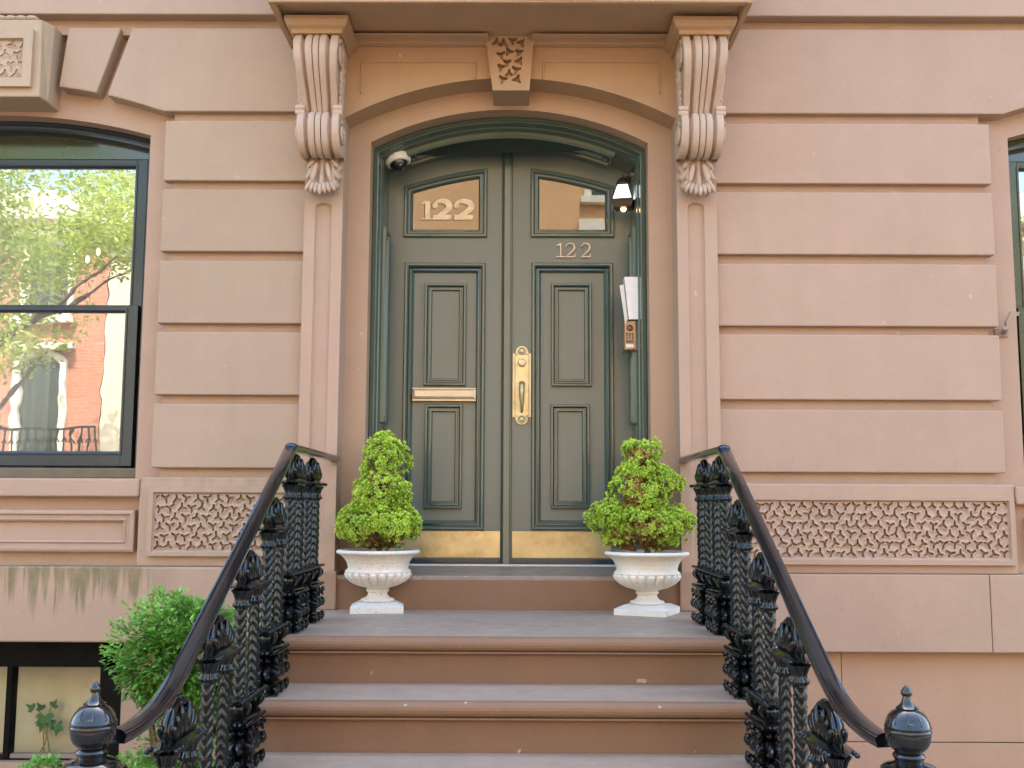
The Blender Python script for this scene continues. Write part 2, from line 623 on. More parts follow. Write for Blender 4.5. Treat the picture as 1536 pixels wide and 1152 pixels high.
# --- door openings
din_l, din_r = X(556.5, 213, YA), X(971.5, 215, YA)
DXC = (din_l + din_r) / 2
DW = (din_r - din_l) / 2
arcD = Arc(DXC, DW, (Z(557, 213, YA) + Z(971, 215, YA)) / 2, 0)if False else None
_zs = (Z(557, 213, YA) + Z(971, 215, YA)) / 2
arcD = Arc(DXC, DW, _zs, Z(763, 164.5, YA) - _zs)
pil_in_l, pil_in_r = X(513.5, 330, YP), X(1015.5, 330, YP)
pil_out_l, pil_out_r = X(456, 330, YP), X(1075.5, 330, YP)
OXC, OW = (pil_in_l + pil_in_r) / 2, (pil_in_r - pil_in_l) / 2
_zo = (Z(514, 177, YP) + Z(1015, 177, YP)) / 2
arcO = Arc(OXC, OW, _zo, Z(764, 117, YP) - _zo)

Z_LAND = CAM.z - .49
RISE, TREAD = .17, .335
Y_R0 = -.03
z_soff = 3.79
z_sill = Z(765, 864, Y_R0)

# --- courses: (block top, block bottom) from the photograph, left and right
LX, RX = 345, 1300
lt = [42, 181, 284, 391, 498, 606]
lb = [167, 271, 377, 485, 592.5, 702]
rt = [44, 185.5, 288.5, 396, 502, 615]
rb = [170.5, 275.5, 382, 489.5, 600, 709]
LB = [(Z(LX, a, 0), Z(LX, b, 0)) for a, b in zip(lt, lb)]
RB = [(Z(RX, a, 0), Z(RX, b, 0)) for a, b in zip(rt, rb)]
z_top_l, z_top_r = Z(300, 22, -.03), Z(1300, 25, -.03)

xbl = X(246.5, 225, 0)                    # ends of the blocks beside the windows
xbr = X(1485.5, 225, 0)
xgl, xgr = X(258, 280, YG), X(1472, 283, YG)
zk_l, zk_r = Z(300, 716, -.02), Z(1300, 726, -.02)       # top of the piers under the blocks
pier_l, pier_r = X(207, 780, -.02), X(1525, 790, -.02)
zpb_l, zpb_r = Z(300, 850, -.02), Z(1300, 861, -.02)

w = MB()
# deep face round the windows, full width each side, with the window openings
holed(w, -XE, pil_out_l + .02, zpb_l - .02, z_top_l + .3, wl_c - wl_w, wl_c + wl_w, zb_l, arcL.z, YW, .22)
holed(w, pil_out_r - .02, XE, zpb_r - .02, z_top_r + .3, wr_c - wl_w, wr_c + wl_w, zb_r, arcR.z, YW, .22)
blocks = MB()


def backing(x0, x1, z0, z1):
    w.box(x0, x1, YG, YW + .01, z0, z1)


backing(xgl, pil_out_l + .02, zk_l - .02, LB[0][1] + .001)
backing(pil_out_r - .02, xgr, zk_r - .02, RB[0][1] + .001)
backing(-XE, pil_out_l + .02, LB[0][0] - .02, z_top_l + .1)
backing(pil_out_r - .02, XE, RB[0][0] - .02, z_top_r + .1)
mir_l, mir_r = 2 * wl_c - xbl, 2 * wr_c - xbr           # the far sides of both windows
backing(-XE, 2 * wl_c - xgl, zk_l - .02, LB[0][1])
backing(2 * wr_c - xgr, XE, zk_r - .02, RB[0][1])
for side, C in ((0, LB), (1, RB)):
    for i, (zt, zb) in enumerate(C):
        if i == 0:
            continue
        if side == 0:
            blocks.box(xbl - .004 * 0, pil_out_l + .02, YB, YG + .02, zb, zt)
            blocks.box(-XE, mir_l, YB, YG + .02, zb, zt)
        else:
            blocks.box(pil_out_r - .02, xbr, YB, YG + .02, zb, zt)
            blocks.box(mir_r, XE, YB, YG + .02, zb, zt)
# top course with its arch and its voussoirs
zt, zb = LB[0]
a0 = Arc(wl_c, X(245, 165, 0) - wl_c, Z(245, 167, 0), Z(-8, 124, 0) - Z(245, 167, 0))
xv = [X(103, 42, 0), X(181.5, 42, 0), X(198.5, 42, 0), X(88, 132, 0), X(144.5, 140, 0), X(160.5, 142, 0)]


def topcourse(mirror, flipx, zt, zb, ac, xs, inner, outer):
    a, b, c, a2, b2, c2 = xs
    f = (lambda p: [(2 * flipx - x, z) for x, z in p]) if mirror else (lambda p: p)
    blocks.prism(f([(a, zt), (b, zt), (b2, ac.z(b2))] + ac.pts(b2, a2, 6)[1:]), YB, YW + .02)
    e = ac.xc + ac.w
    blocks.prism(f([(c, zt), (outer, zt), (outer, zb), (e, zb)] + ac.pts(e, c2, 10)[1:]), YB, YW + .02)


topcourse(False, 0, zt, zb, a0, xv, 0, pil_out_l + .02)
topcourse(True, wl_c, zt, zb, a0, xv, 0, 2 * wl_c + XE)
zt, zb = RB[0]
d = wr_c - wl_c
a1 = Arc(-wr_c, wr_c - X(1497, 174, 0), Z(1497, 174, 0), a0.rise)
sh = [-(wr_c) + (x - wl_c) for x in xv]
dz = zt - LB[0][0]
topcourse(True, 0, zt, zb, a1, sh, 0, -(pil_out_r - .02))
topcourse(True, wr_c, zt, zb, Arc(wr_c, a1.w, a1.zs, a1.rise), [wr_c + (x - wl_c) for x in xv], 0, XE) if False else None
a1b = Arc(wr_c, a1.w, a1.zs, a1.rise)
topcourse(False, 0, zt, zb, a1b, [wr_c + (x - wl_c) for x in xv], 0, XE)
# plain front above the top groove, roof, flanks and back of the house
for x0, x1, z0 in ((-XE, pil_out_l + .1, z_top_l), (pil_out_r - .1, XE, z_top_r), (pil_out_l + .1, pil_out_r - .1, 4.2)):
    blocks.box(x0, x1, -.035, YG + .06, z0, HT)
w.box(-XE, XE, .3, 9.7, HT - .5, HT)
w.box(-XE - .25, -XE, -.02, 9.7, -.1, HT)
w.box(XE, XE + .25, -.02, 9.7, -.1, HT)
w.box(-XE, XE, 9.7, 9.95, -.1, HT)
w.box(pil_out_l + .02, pil_out_r - .02, YA + .02, .5, arcD.zs + arcD.rise + .12, HT - .55)
wall = w.build('wall', M_STONE, house)
bl = blocks.build('stone_course', [M_STONE, M_STONE_L], house, bevel=.006, seg=2, merge=True)
tone = bl.data.attributes.new('tone', 'FLOAT', 'FACE')
for p in bl.data.polygons:
    p.material_index = 1 if p.center.x < 0 else 0
    k_ = min(range(len(LB)), key=lambda i: abs(p.center.z - (LB[i][0] + LB[i][1]) / 2))
    tone.data[p.index].value = random.Random(k_ * 7 + (1 if p.center.x < 0 else 0)).random() * .55

# --- window keystone (left, proud of the course) and its twin over the right window
M_ARCH = mat_stone('brownstone paint arch bounce', (.432, .292, .196), (.415, .290, .184), chips=.3)  # wall paint shifted partway to the canopy tone, bounce light in the colour
M_KEY = mat_stone('brownstone weathered key', (.47, .345, .235), (.44, .34, .22), moss=moss_under(-9, 9, Z(30, 20, -.1), .5, .12))


def carve(mb, x0, x1, z0, z1, Y, sx, sz, depth=.034, arm=.026, wid=.0042, inside=None, res=.0026, seed=1, fat=0.0):
    """sunken Y-shaped cuts scattered over a slab, as a height field"""
    r = random.Random(seed)
    segs = []
    rows = max(1, int(round((z1 - z0) / sz)))
    cols = max(1, int(round((x1 - x0) / sx)))
    sz = (z1 - z0) / rows
    sx = (x1 - x0) / cols
    for j in range(rows):
        for i in range(cols + (j % 2)):
            cx = x0 + (i + (.5 if j % 2 == 0 else 0)) * sx + r.uniform(-.09, .09) * sx
            cz = z0 + (j + .5) * sz + r.uniform(-.08, .08) * sz
            base = r.choice((0, 60)) + r.uniform(-16, 16) + 30
            for k in range(3):
                an = radians(base + 120 * k + r.uniform(-9, 9))
                L = arm * r.uniform(.78, 1.15)
                segs.append((cx, cz, cx + L * cos(an), cz + L * sin(an), L))
    cell = arm * 1.6
    gridm = {}
    for s in segs:
        for gx in range(int((min(s[0], s[2]) - cell) // cell), int((max(s[0], s[2]) + cell) // cell) + 1):
            for gz in range(int((min(s[1], s[3]) - cell) // cell), int((max(s[1], s[3]) + cell) // cell) + 1):
                gridm.setdefault((gx, gz), []).append(s)
    nu, nv = int((x1 - x0) / res), int((z1 - z0) / res)
    ph = seed * 1.7

    def h(x, z):
        e = min(x - x0, x1 - x, z - z0, z1 - z)
        best = 1.0
        for s in gridm.get((int(x // cell), int(z // cell)), ()):
            dx, dz = s[2] - s[0], s[3] - s[1]
            t = max(0, min(1, ((x - s[0]) * dx + (z - s[1]) * dz) / (s[4] * s[4])))
            dd = hypot(x - s[0] - dx * t, z - s[1] - dz * t) - fat * (1 - t) * .6
            best = min(best, dd - wid * (1 - .35 * t))
        lump = .0035 * noise.noise(Vector((x * 34 + ph, z * 34, 3)))
        k = max(0, min(1, best / .0020 + .4))
        k = k * k * (3 - 2 * k)
        f = max(0, min(1, (best - .003) / .013))
        return -depth * (1 - k) - .004 * f * f * (3 - 2 * f) + lump if e > .003 else -.004
    mb.grid(lambda u, v: (x0 + (x1 - x0) * u, Y - h(x0 + (x1 - x0) * u, z0 + (z1 - z0) * v), z0 + (z1 - z0) * v), nu, nv)


def window_key(cx, dzv, name):
    k = MB()
    hw_t, hw_b = X(62, 35, -.11) - wl_c, X(60, 145, -.11) - wl_c
    ot, ob = X(88, 40, 0) - wl_c, X(80, 166, 0) - wl_c
    zt_, zb_ = Z(40, 29, -.11) + dzv, Z(40, 145, -.11) + dzv
    f = [(-hw_t, zt_), (hw_t, zt_), (hw_b - .004, zb_), (-hw_b + .004, zb_)]
    bk = [(-ot, zt_), (ot, zt_), (ob - .012, zb_), (-ob + .012, zb_)]
    V = [(cx + x, -.11, z) for x, z in f] + [(cx + x, -.04, z) for x, z in bk] + [(cx + x, YW, z) for x, z in bk]
    k.raw(V, [(3, 2, 1, 0)] + [(j * 4 + i, j * 4 + (i + 1) % 4, j * 4 + 4 + (i + 1) % 4, j * 4 + 4 + i) for j in (0, 1) for i in range(4)])
    pw = X(47, 90, -.135) - wl_c
    pz1, pz0 = Z(20, 43, -.135) + dzv, Z(20, 129, -.135) + dzv
    o = k.build(name, M_KEY, house, bevel=.006, merge=True)
    p = MB()
    p.frame([(cx - pw, pz0), (cx + pw, pz0), (cx + pw, pz1), (cx - pw, pz1)], [(0, 0), (0, .025), (.045, .025), (.05, .008)], facemap(-.108), fill=False)
    carve(p, cx - pw + .049, cx + pw - .049, pz0 + .049, pz1 - .049, -.118, .062, .050, arm=.021, seed=5)
    p.build('carved_panel', M_KEY, o)
    t = MB()
    for i in range(9):
        t.ball((cx + (i - 4) * .05, -.085, zt_ + .012), .032, .03, .016)
    t.build('carved_crest', M_KEY, o, smooth=True)
    return o


window_key(wl_c, 0, 'window_keystone')
window_key(wr_c, RB[0][0] - LB[0][0], 'window_keystone')

# --- piers with carved panels, under-window panels, lower bands
def carved_panel(px0, px1, py0, py1, fx0, fx1, fy0, fy1, pyref, seed, mat):
    yf = -.05
    x0, x1 = X(px0, pyref, yf), X(px1, pyref, yf)
    mx = (px0 + px1) / 2
    z1, z0 = Z(mx, py0, yf), Z(mx, py1, yf)
    a0, a1 = X(fx0, pyref, yf), X(fx1, pyref, yf)
    b1, b0 = Z(mx, fy0, yf), Z(mx, fy1, yf)
    m = MB()
    ins = a0 - x0
    k = (z1 - b1)
    # slab border as four mitred strips with a small ovolo to the sunk field
    V = [(x0, z0), (x1, z0), (x1, z1), (x0, z1)]
    I = [(a0, b0), (a1, b0), (a1, b1), (a0, b1)]
    for i in range(4):
        j = (i + 1) % 4
        def L(p, q, t): return (p[0] + (q[0] - p[0]) * t, p[1] + (q[1] - p[1]) * t)
        rings = [(0, .032), (.06, 0), (.7, 0), (.78, .004), (.9, .012), (1, .014)]
        for (t0, d0), (t1, d1) in zip(rings, rings[1:]):
            A, B, C_, D_ = L(V[i], I[i], t0), L(V[j], I[j], t0), L(V[j], I[j], t1), L(V[i], I[i], t1)
            m.face([(A[0], yf + d0, A[1]), (B[0], yf + d0, B[1]), (C_[0], yf + d1, C_[1]), (D_[0], yf + d1, D_[1])])
    carve(m, a0 - .004, a1 + .004, b0 - .004, b1 + .004, yf + .010, 0.0510, .0475, seed=seed, arm=.0200, wid=.0043, depth=.07, res=.0023)
    return m.build('carved_panel', mat, house)


for xa, xb, za, zc_, mt in ((pier_l, pil_out_l + .02, zpb_l, zk_l, M_PIER), (-XE, 2 * wl_c - pier_l, zpb_l, zk_l, M_PIER), (pil_out_r - .02, pier_r, zpb_r, zk_r, M_STONE), (2 * wr_c - pier_r, XE, zpb_r, zk_r, M_STONE)):
    MB().box(xa, xb, -.02, YW + .03, za, zc_).build('pier', mt, house, bevel=.008)
carved_panel(220, 447, 730, 835, 231, 437, 742, 825, 780, 3, M_PIER)
carved_panel(1098, 1524, 744, 848, 1108, 1513.5, 753, 836, 790, 8, M_STONE)


def under_window(cx, hw, dzv, rail_z):
    s = MB()
    zt_ = Z(100, 718, -.03) + dzv
    s.box(cx - hw - .05, cx + hw + .05, -.03, YW + .02, Z(100, 745, -.03) + dzv, zt_)
    s.prism([(cx - hw - .05, 0), (cx + hw + .05, 0), (cx + hw + .05, .001), (cx - hw - .05, .001)], 0, 0) if False else None
    o = s.build('window_sill', M_STONE, house, bevel=.008)
    p = MB()
    z1, z0 = Z(100, 765, .0) + dzv, Z(100, 827, .0) + dzv
    ww = X(202, 795, 0) - wl_c
    p.frame([(cx - ww, z0), (cx + ww, z0), (cx + ww, z1), (cx - ww, z1)],
            [(0, -.04), (0, .012), (.010, .016), (.018, .016), (.024, .004), (.036, .004), (.044, .012), (.052, .006), (.056, -.012)], facemap(.0))
    zb_ = zpb_l + dzv
    p.box(cx - hw - .05, cx + hw + .05, .036, YW + .03, zb_, Z(100, 745, -.03) + dzv)
    p.build('sunk_panel', M_STONE, house)


under_window(wl_c, pier_l - wl_c - .05, 0, 0)
under_window(wr_c, wr_c - pier_r - .05, zk_r - zk_l, 0)

# lower bands: the left one streaked with moss, the right one with a joint
zl0, zr0 = Z(80, 963.5, -.05), Z(1400, 979, -.05)
b = MB()
b.box(-XE, -.93, -.05, .16, zl0, zpb_l)
b.box(-.93, -.6, .02, .16, zl0, Z_LAND)
b.build('lower_band', M_BAND, house, bevel=.008)
jx = X(1487, 920, -.05)
b = MB()
b.box(.93, jx - .0015, -.05, .16, zr0, zpb_r)
b.box(jx + .0015, XE, -.05, .16, zr0, zpb_r)
b.build('lower_band', M_STONE, house, bevel=.004)
b = MB()
zj = Z(1480, 1114, .03)
jx2 = X(1262, 1000, .03)
b.box(.6, XE, .03, .16, -.1, zj - .002)
b.box(.6, jx2 - .001, .03, .16, zj + .002, zr0 + .001)
b.box(jx2 + .001, XE, .03, .16, zj + .002, zr0 + .001)
b.build('lower_wall', mat_stone('brownstone paint base', (.47, .30, .20), (.45, .30, .19), chips=.2), house, bevel=.003)
# basement wall on the left round the low window
bx0, bx1 = X(-330, 1050, .12), X(184, 1050, .12)
bz0, bz1 = Z(60, 1142, .12), zl0
b = MB()
b.box(bx1, -.6, .10, .3, -.1, zl0 + .001)
b.box(-XE, bx0, .10, .3, -.1, zl0 + .001)
b.box(bx0, bx1, .10, .3, -.1, bz0)
b.build('basement_wall', M_STONE, house)

# ------------------------------------------------------------------ windows
def frame_bar(mb, x0, x1, y0, y1, z0, z1): mb.box(x0, x1, y0, y1, z0, z1)


def sash(parent, x0, x1, z0, z1, Y, stile, top, bot, mat, glass, name='sash'):
    s = MB()
    poly = [(x0, z0), (x1, z0), (x1, z1), (x0, z1)]
    s.box(x0, x0 + stile, Y, Y + .045, z0, z1)
    s.box(x1 - stile, x1, Y, Y + .045, z0, z1)
    s.box(x0 + stile, x1 - stile, Y + .001, Y + .045, z0, z0 + bot)
    s.box(x0 + stile, x1 - stile, Y + .001, Y + .045, z1 - top, z1)
    q = [(x0 + stile, z0 + bot), (x1 - stile, z0 + bot), (x1 - stile, z1 - top), (x0 + stile, z1 - top)]
    s.frame(q, [(-.006, .0), (-.006, .006), (.004, .006), (.012, -.012), (.012, -.03)], facemap(Y), fill=False)
    o = s.build(name, mat, parent, bevel=.003)
    g = MB()
    g.face([(q[0][0], Y + .022, q[0][1]), (q[1][0], Y + .022, q[1][1]), (q[2][0], Y + .022, q[2][1]), (q[3][0], Y + .022, q[3][1])])
    g.build('pane', glass, parent)
    return o


M_SUBSILL = mat_plain('brown sub sill paint', (.14, .105, .065), .5, .15, 10, .1)


def make_window(cx, arc, zb, dzv, mat, head_mat):
    hw = arc.w
    f = MB()
    Yf = .20
    out = [(cx - hw, zb), (cx - hw, arc.zs)] + arc.pts(cx - hw, cx + hw, 24)[1:-1] + [(cx + hw, arc.zs), (cx + hw, zb)]
    f.frame(out, [(0, 0), (0, .03), (.008, .034), (.014, .026), (.020, .012), (.03, .008), (.042, .008), (.045, -.01), (.047, -.06)], facemap(Yf), fill=False, closed=False)
    fr = f.build('window', mat, house)
    sb = MB()
    sb.box(cx - hw + .001, cx + hw - .001, Yf - .035, Yf + .12, zb + .0, Z(100, 702, Yf) + dzv)
    sb.build('sub_sill', M_SUBSILL, fr, bevel=.006)
    zhead = Z(110, 231, Yf) + dzv
    zmeet = Z(100, 461, Yf) + dzv
    zbot = Z(100, 699, Yf) + dzv
    h = MB()
    ar = arc.shifted(.05)
    xs = [cx - hw + .04 + (2 * hw - .08) * i / 24 for i in range(25)]
    for p, q in zip(xs, xs[1:]):
        h.face([(p, Yf + .05, zhead - .01), (q, Yf + .05, zhead - .01), (q, Yf + .05, arc.z(q) - .03), (p, Yf + .05, arc.z(p) - .03)])
    h.build('head_panel', head_mat, fr)
    xi = hw - .066
    sash(fr, cx - xi, cx + xi, zmeet - .014, zhead, Yf + .055, .055, .042, .024, mat, M_GLASS)
    sash(fr, cx - xi, cx + xi, zbot, zmeet + .014, Yf + .005, .055, .026, .062, mat, M_GLASS)
    r = MB()                                  # room behind the panes, open to the window
    x0, x1, y0, y1, z0, z1 = cx - 1.3, cx + 1.3, .31, 3.4, zb - .5, arc.zs + .5
    r.face([(x0, y1, z0), (x1, y1, z0), (x1, y1, z1), (x0, y1, z1)])
    r.face([(x0, y0, z0), (x0, y1, z0), (x0, y1, z1), (x0, y0, z1)])
    r.face([(x1, y0, z0), (x1, y1, z0), (x1, y1, z1), (x1, y0, z1)])
    r.face([(x0, y0, z0), (x1, y0, z0), (x1, y1, z0), (x0, y1, z0)])
    r.face([(x0, y0, z1), (x1, y0, z1), (x1, y1, z1), (x0, y1, z1)])
    for a, c in ((x0, cx - hw + .01), (cx + hw - .01, x1)):
        r.face([(a, y0, z0), (c, y0, z0), (c, y0, z1), (a, y0, z1)])
    r.build('room', M_ROOM, fr)
    return fr


M_SASHG = mat_plain('dark green sash paint', (.045, .060, .022), .26, .15, 8, .06, spec=.5, coat=.2)
winl = make_window(wl_c, arcL, zb_l, 0, M_SASH, M_TRANSOM)
winr = make_window(wr_c, arcR, zb_r, zb_r - zb_l, M_SASHG, M_TRANSOM)

# basement window
f = MB()
Yb = .16
f.box(bx0, bx1, Yb - .03, Yb + .08, Z(80, 999, Yb), bz1)
f.box(bx0, bx1, Yb - .02, Yb + .08, bz0, Z(80, 1137, Yb))
f.box(X(152, 1050, Yb), bx1, Yb - .03, Yb + .08, bz0, bz1)
mx0, mx1 = X(8.5, 1070, Yb), X(17.5, 1070, Yb)
f.box(mx0, mx1, Yb - .012, Yb + .05, bz0, bz1)
f.box(bx0, bx0 + .12, Yb - .03, Yb + .08, bz0, bz1)
bw = f.build('basement_window', M_DARKWOOD, house, bevel=.004)
g = MB()
for a, c in ((bx0 + .12, mx0), (mx1, X(152, 1050, Yb))):
    g.face([(a, Yb + .03, bz0), (c, Yb + .03, bz0), (c, Yb + .03, bz1), (a, Yb + .03, bz1)])
g.build('pane', M_BGLASS, bw)
g = MB()
g.box(mx1 + .004, X(152, 1050, Yb) - .004, Yb - .004, Yb + .03, Z(80, 1137, Yb), Z(80, 1131, Yb))
g.build('inner_sill', M_SILL, bw)
g = MB()
g.box(bx0, bx1 + .3, Yb + .22, Yb + .3, bz0 - .2, bz1 + .3)
g.build('buff_backboard', M_BLIND, bw)

# shutter dog beside the right window
s = MB()
px = .1
def q3(x, y, Y): p = at(x, y, Y); return (p.x, p.y, p.z)
c0 = at(1502, 497, YW - .005)
s.box(c0.x - .035, c0.x + .03, YW - .012, YW, c0.z - .028, c0.z + .012)
hk = [(1508, 495), (1506, 484), (1514, 468), (1527, 469), (1526, 474), (1519, 477), (1512, 492)]
s.prism([(X(a, b_, .02), Z(a, b_, .02)) for a, b_ in hk[:3]] + [(X(a, b_, .02), Z(a, b_, .02)) for a, b_ in hk[3:]], .0, .02)
s.tube([at(1508, 492, .0), at(1506, 499, YW - .02)], .012)
s.build('shutter_hinge', mat_plain('painted iron hinge', (.32, .22, .15), .5), house, bevel=.002)

# ------------------------------------------------------------------ doorway stone
# inner arch face, with its own reveal back to the green frame
m = MB()
holed(m, pil_in_l - .02, pil_in_r + .02, Z_LAND, arcO.zs + arcO.rise + .25, din_l, din_r, Z_LAND - .05, arcD.z, YA, YF - YA + .1, n=36)
m.build('door_arch', M_ARCH, house)
# spandrel slab over the doorway with the outer arch
m = MB()
ZSP = z_soff
pts = arcO.pts(pil_in_l, pil_in_r, 36)
for p, q in zip(pts, pts[1:]):
    m.face([(p[0], YP, p[1]), (q[0], YP, q[1]), (q[0], YP, ZSP), (p[0], YP, ZSP)])
    m.face([(p[0], YP, p[1]), (p[0], YA + .01, p[1]), (q[0], YA + .01, q[1]), (q[0], YP, q[1])])
for x0, x1 in ((543, 713), (815, 988)):                       # incised outlines
    for (a, b_, c, e) in ((x0, x1, 91, 94),):
        xa, xb = X(x0, 93, YP), X(x1, 93, YP)
        za = Z(640 if x0 < 700 else 900, 92.5, YP)
        r1 = [(xa, za - .16), (xb, za - .09)] if x0 < 700 else [(xa, za - .09), (xb, za - .16)]
        m.frame([(xa, za), (xb, za), (xb, za - .004), (xa, za - .004)], [(-.004, 0), (-.002, .007), (.0, .008)], facemap(YP))
        for xx, zz in ((xa, r1[0][1]), (xb, r1[1][1])):
            m.frame([(xx - .002, zz), (xx + .002, zz), (xx + .002, za), (xx - .002, za)], [(-.004, 0), (-.002, .007), (.0, .008)], facemap(YP))
m.build('spandrel', M_LIP, house)
# bed moulding under the canopy
prof = [(0, 0), (-.016, 0), (-.020, .014), (-.030, .018), (-.033, .026), (-.037, .045), (-.046, .062), (-.060, .076), (-.080, .084), (-.084, .094), (-.098, .097), (-.104, .110), (-.104, .13), (0, .13)]
zbm = Z(640, 69.5, YP - .01)
m = MB()
kk0, kk1 = X(733, 60, YP), X(797, 60, YP)
for xa, xb in ((pil_in_l - .03, kk0), (kk1, pil_in_r + .03)):
    sc_ = (z_soff - zbm) / .13
    V = [(x, YP + a, zbm + b_ * sc_) for x in (xa, xb) for a, b_ in prof]
    n = len(prof)
    m.raw(V, [(i, i + n, (i + 1) % n + n, (i + 1) % n) for i in range(n)])
m.build('bed_moulding', M_LIP, house)

# pilasters with a sunk, round-headed panel
def pilaster(xo, xi, pxl, pxr, z0=Z_LAND):
    x0, x1 = min(xo, xi), max(xo, xi)
    p = MB()
    a, c = X(pxl, 330, YP), X(pxr, 330, YP)
    zt_ = Z((pxl + pxr) / 2, 304, YP)
    zbp = Z((pxl + pxr) / 2, 836, YP) if False else Z_LAND + .24
    rr = (c - a) / 2
    arc = [(a + rr + rr * cos(pi - pi * i / 16), zt_ - .022 + .022 * sin(pi * i / 16)) for i in range(17)]
    outer_top = 3.22
    n = len(arc)
    # face: left strip, right strip, bottom, top pieces
    p.face([(x0, YP, z0), (a, YP, z0), (a, YP, outer_top), (x0, YP, outer_top)])
    p.face([(c, YP, z0), (x1, YP, z0), (x1, YP, outer_top), (c, YP, outer_top)])
    p.face([(a, YP, z0), (c, YP, z0), (c, YP, zbp), (a, YP, zbp)])
    for q, r_ in zip(arc, arc[1:]):
        p.face([(q[0], YP, q[1]), (r_[0], YP, r_[1]), (r_[0], YP, outer_top), (q[0], YP, outer_top)])
    loop = [(a, zbp), (c, zbp)] + arc[::-1]
    p.frame(loop, [(0, 0), (.002, -.006), (.006, -.013), (.010, -.016)], facemap(YP))
    if xi > xo:
        p.face([(x0, YP, z0), (x0, YP, 3.75), (x0, YG + .05, 3.75), (x0, YG + .05, z0)])
    p.face([(x1, YP, z0), (x1, YA + .01, z0), (x1, YA + .01, 3.75), (x1, YP, 3.75)]) if xi > xo else p.face([(x1, YP, z0), (x1, YG + .05, z0), (x1, YG + .05, 3.75), (x1, YP, 3.75)])
    if xi < xo:
        p.face([(x0, YP, z0), (x0, YA + .01, z0), (x0, YA + .01, 3.75), (x0, YP, 3.75)])
    p.face([(x0, YP, outer_top), (x1, YP, outer_top), (x1, YP, 3.75), (x0, YP, 3.75)])
    o = p.build('pilaster', M_STONE, house)
    bs = MB()
    e = .012
    xi_ = xi + (e if xi > xo else -e)
    bs.box(min(xo, xi_), max(xo, xi_), YP - .012, YA, z0, z0 + .175)
    bs.build('plinth_block', mat_plinth, o, bevel=.006)
    return o


mat_plinth = mat_stone('brown plinth paint', (.34, .225, .155), (.33, .222, .15), chips=.5)
pilaster(pil_out_l, pil_in_l, 472.5, 497.5)
pilaster(pil_out_r, pil_in_r, 1031.5, 1056.5)

# keystone of the doorway
k = MB()
Yk = -.085
kt = [(X(725.5, 46, Yk), Z(725, 44, Yk)), (X(803, 46, Yk), Z(803, 44, Yk))]
kb = [(X(739, 134, Yk), Z(739, 135.5, Yk)), (X(794, 134, Yk), Z(794, 135.5, Yk))]
ktz, kbz = (kt[0][1] + kt[1][1]) / 2, (kb[0][1] + kb[1][1]) / 2
k0 = MB()
hx0, hx1 = X(745, 90, Yk), X(788, 90, Yk)
hz1, hz0 = Z(765, 57, Yk), Z(765, 124, Yk)
poly = [(kb[0][0], kbz), (kb[1][0], kbz), (kt[1][0], ktz + .1), (kt[0][0], ktz + .1)]
for i in range(4):
    a, c = poly[i], poly[(i + 1) % 4]
    k.face([(a[0], Yk, a[1]), (c[0], Yk, c[1]), (c[0], YA + .01, c[1]), (a[0], YA + .01, a[1])])


def trap(u, v):
    l = kb[0][0] + (kt[0][0] - kb[0][0]) * v
    r_ = kb[1][0] + (kt[1][0] - kb[1][0]) * v
    return l + (r_ - l) * u, kbz + (ktz + .02 - kbz) * v


cuts = []
rk = random.Random(4)
for (u, v, an) in () and ((.20, .86, 80), (.40, .84, 50), (.60, .87, 30), (.80, .85, 10), (.26, .70, 20), (.50, .72, 75), (.75, .70, 100), (.48, .55, 30), (.78, .55, 40),
                   (.28, .45, 60), (.70, .42, 100), (.50, .33, 90), (.30, .20, 70), (.72, .20, 20)):
    u = .14 + u * .72
    cx_, cz_ = trap(u, .10 + .77 * v)
    for i in range(3):
        t = radians(an + 120 * i)
        cuts.append((cx_, cz_, cx_ + .0185 * cos(t), cz_ + .0185 * sin(t)))


for zx, zy, an, ar in ((368, 272, 85, 50), (455, 290, 90, 55), (570, 250, 30, 50), (672, 280, 50, 52), (425, 425, 40, 52), (522, 388, 0, 52), (645, 395, 20, 48), (500, 520, 30, 48), (648, 505, 60, 48), (425, 580, 20, 48), (612, 612, 20, 54), (524, 660, 90, 44), (448, 728, 15, 52), (622, 730, 70, 52)):
    cx_, cz_ = X(700 + zx / 8.23, 30 + zy / 8.23, Yk), Z(700 + zx / 8.23, 30 + zy / 8.23, Yk)
    for i in range(3):
        t = radians(an + 120 * i)
        L_ = ar / 8.23 * 4.87 / FPX
        cuts.append((cx_, cz_, cx_ + L_ * cos(t), cz_ + L_ * sin(t)))


def khole(x, z):
    best = 1
    for a, b_, c, e in cuts:
        dx, dz = c - a, e - b_
        t = max(0, min(1, ((x - a) * dx + (z - b_) * dz) / (dx * dx + dz * dz)))
        best = min(best, hypot(x - a - dx * t, z - b_ - dz * t) - .0105 + .0058 * t)
    q = max(0, min(1, -best / .0028 + .5))
    return .030 * q * q * (3 - 2 * q)


def kfn(u, v):
    x, z = trap(u, v)
    return (x, Yk + (khole(x, z) if .04 < u < .96 else 0), z)


k.grid(kfn, 110, 140)
kst = k.build('door_keystone', M_LIP, house)

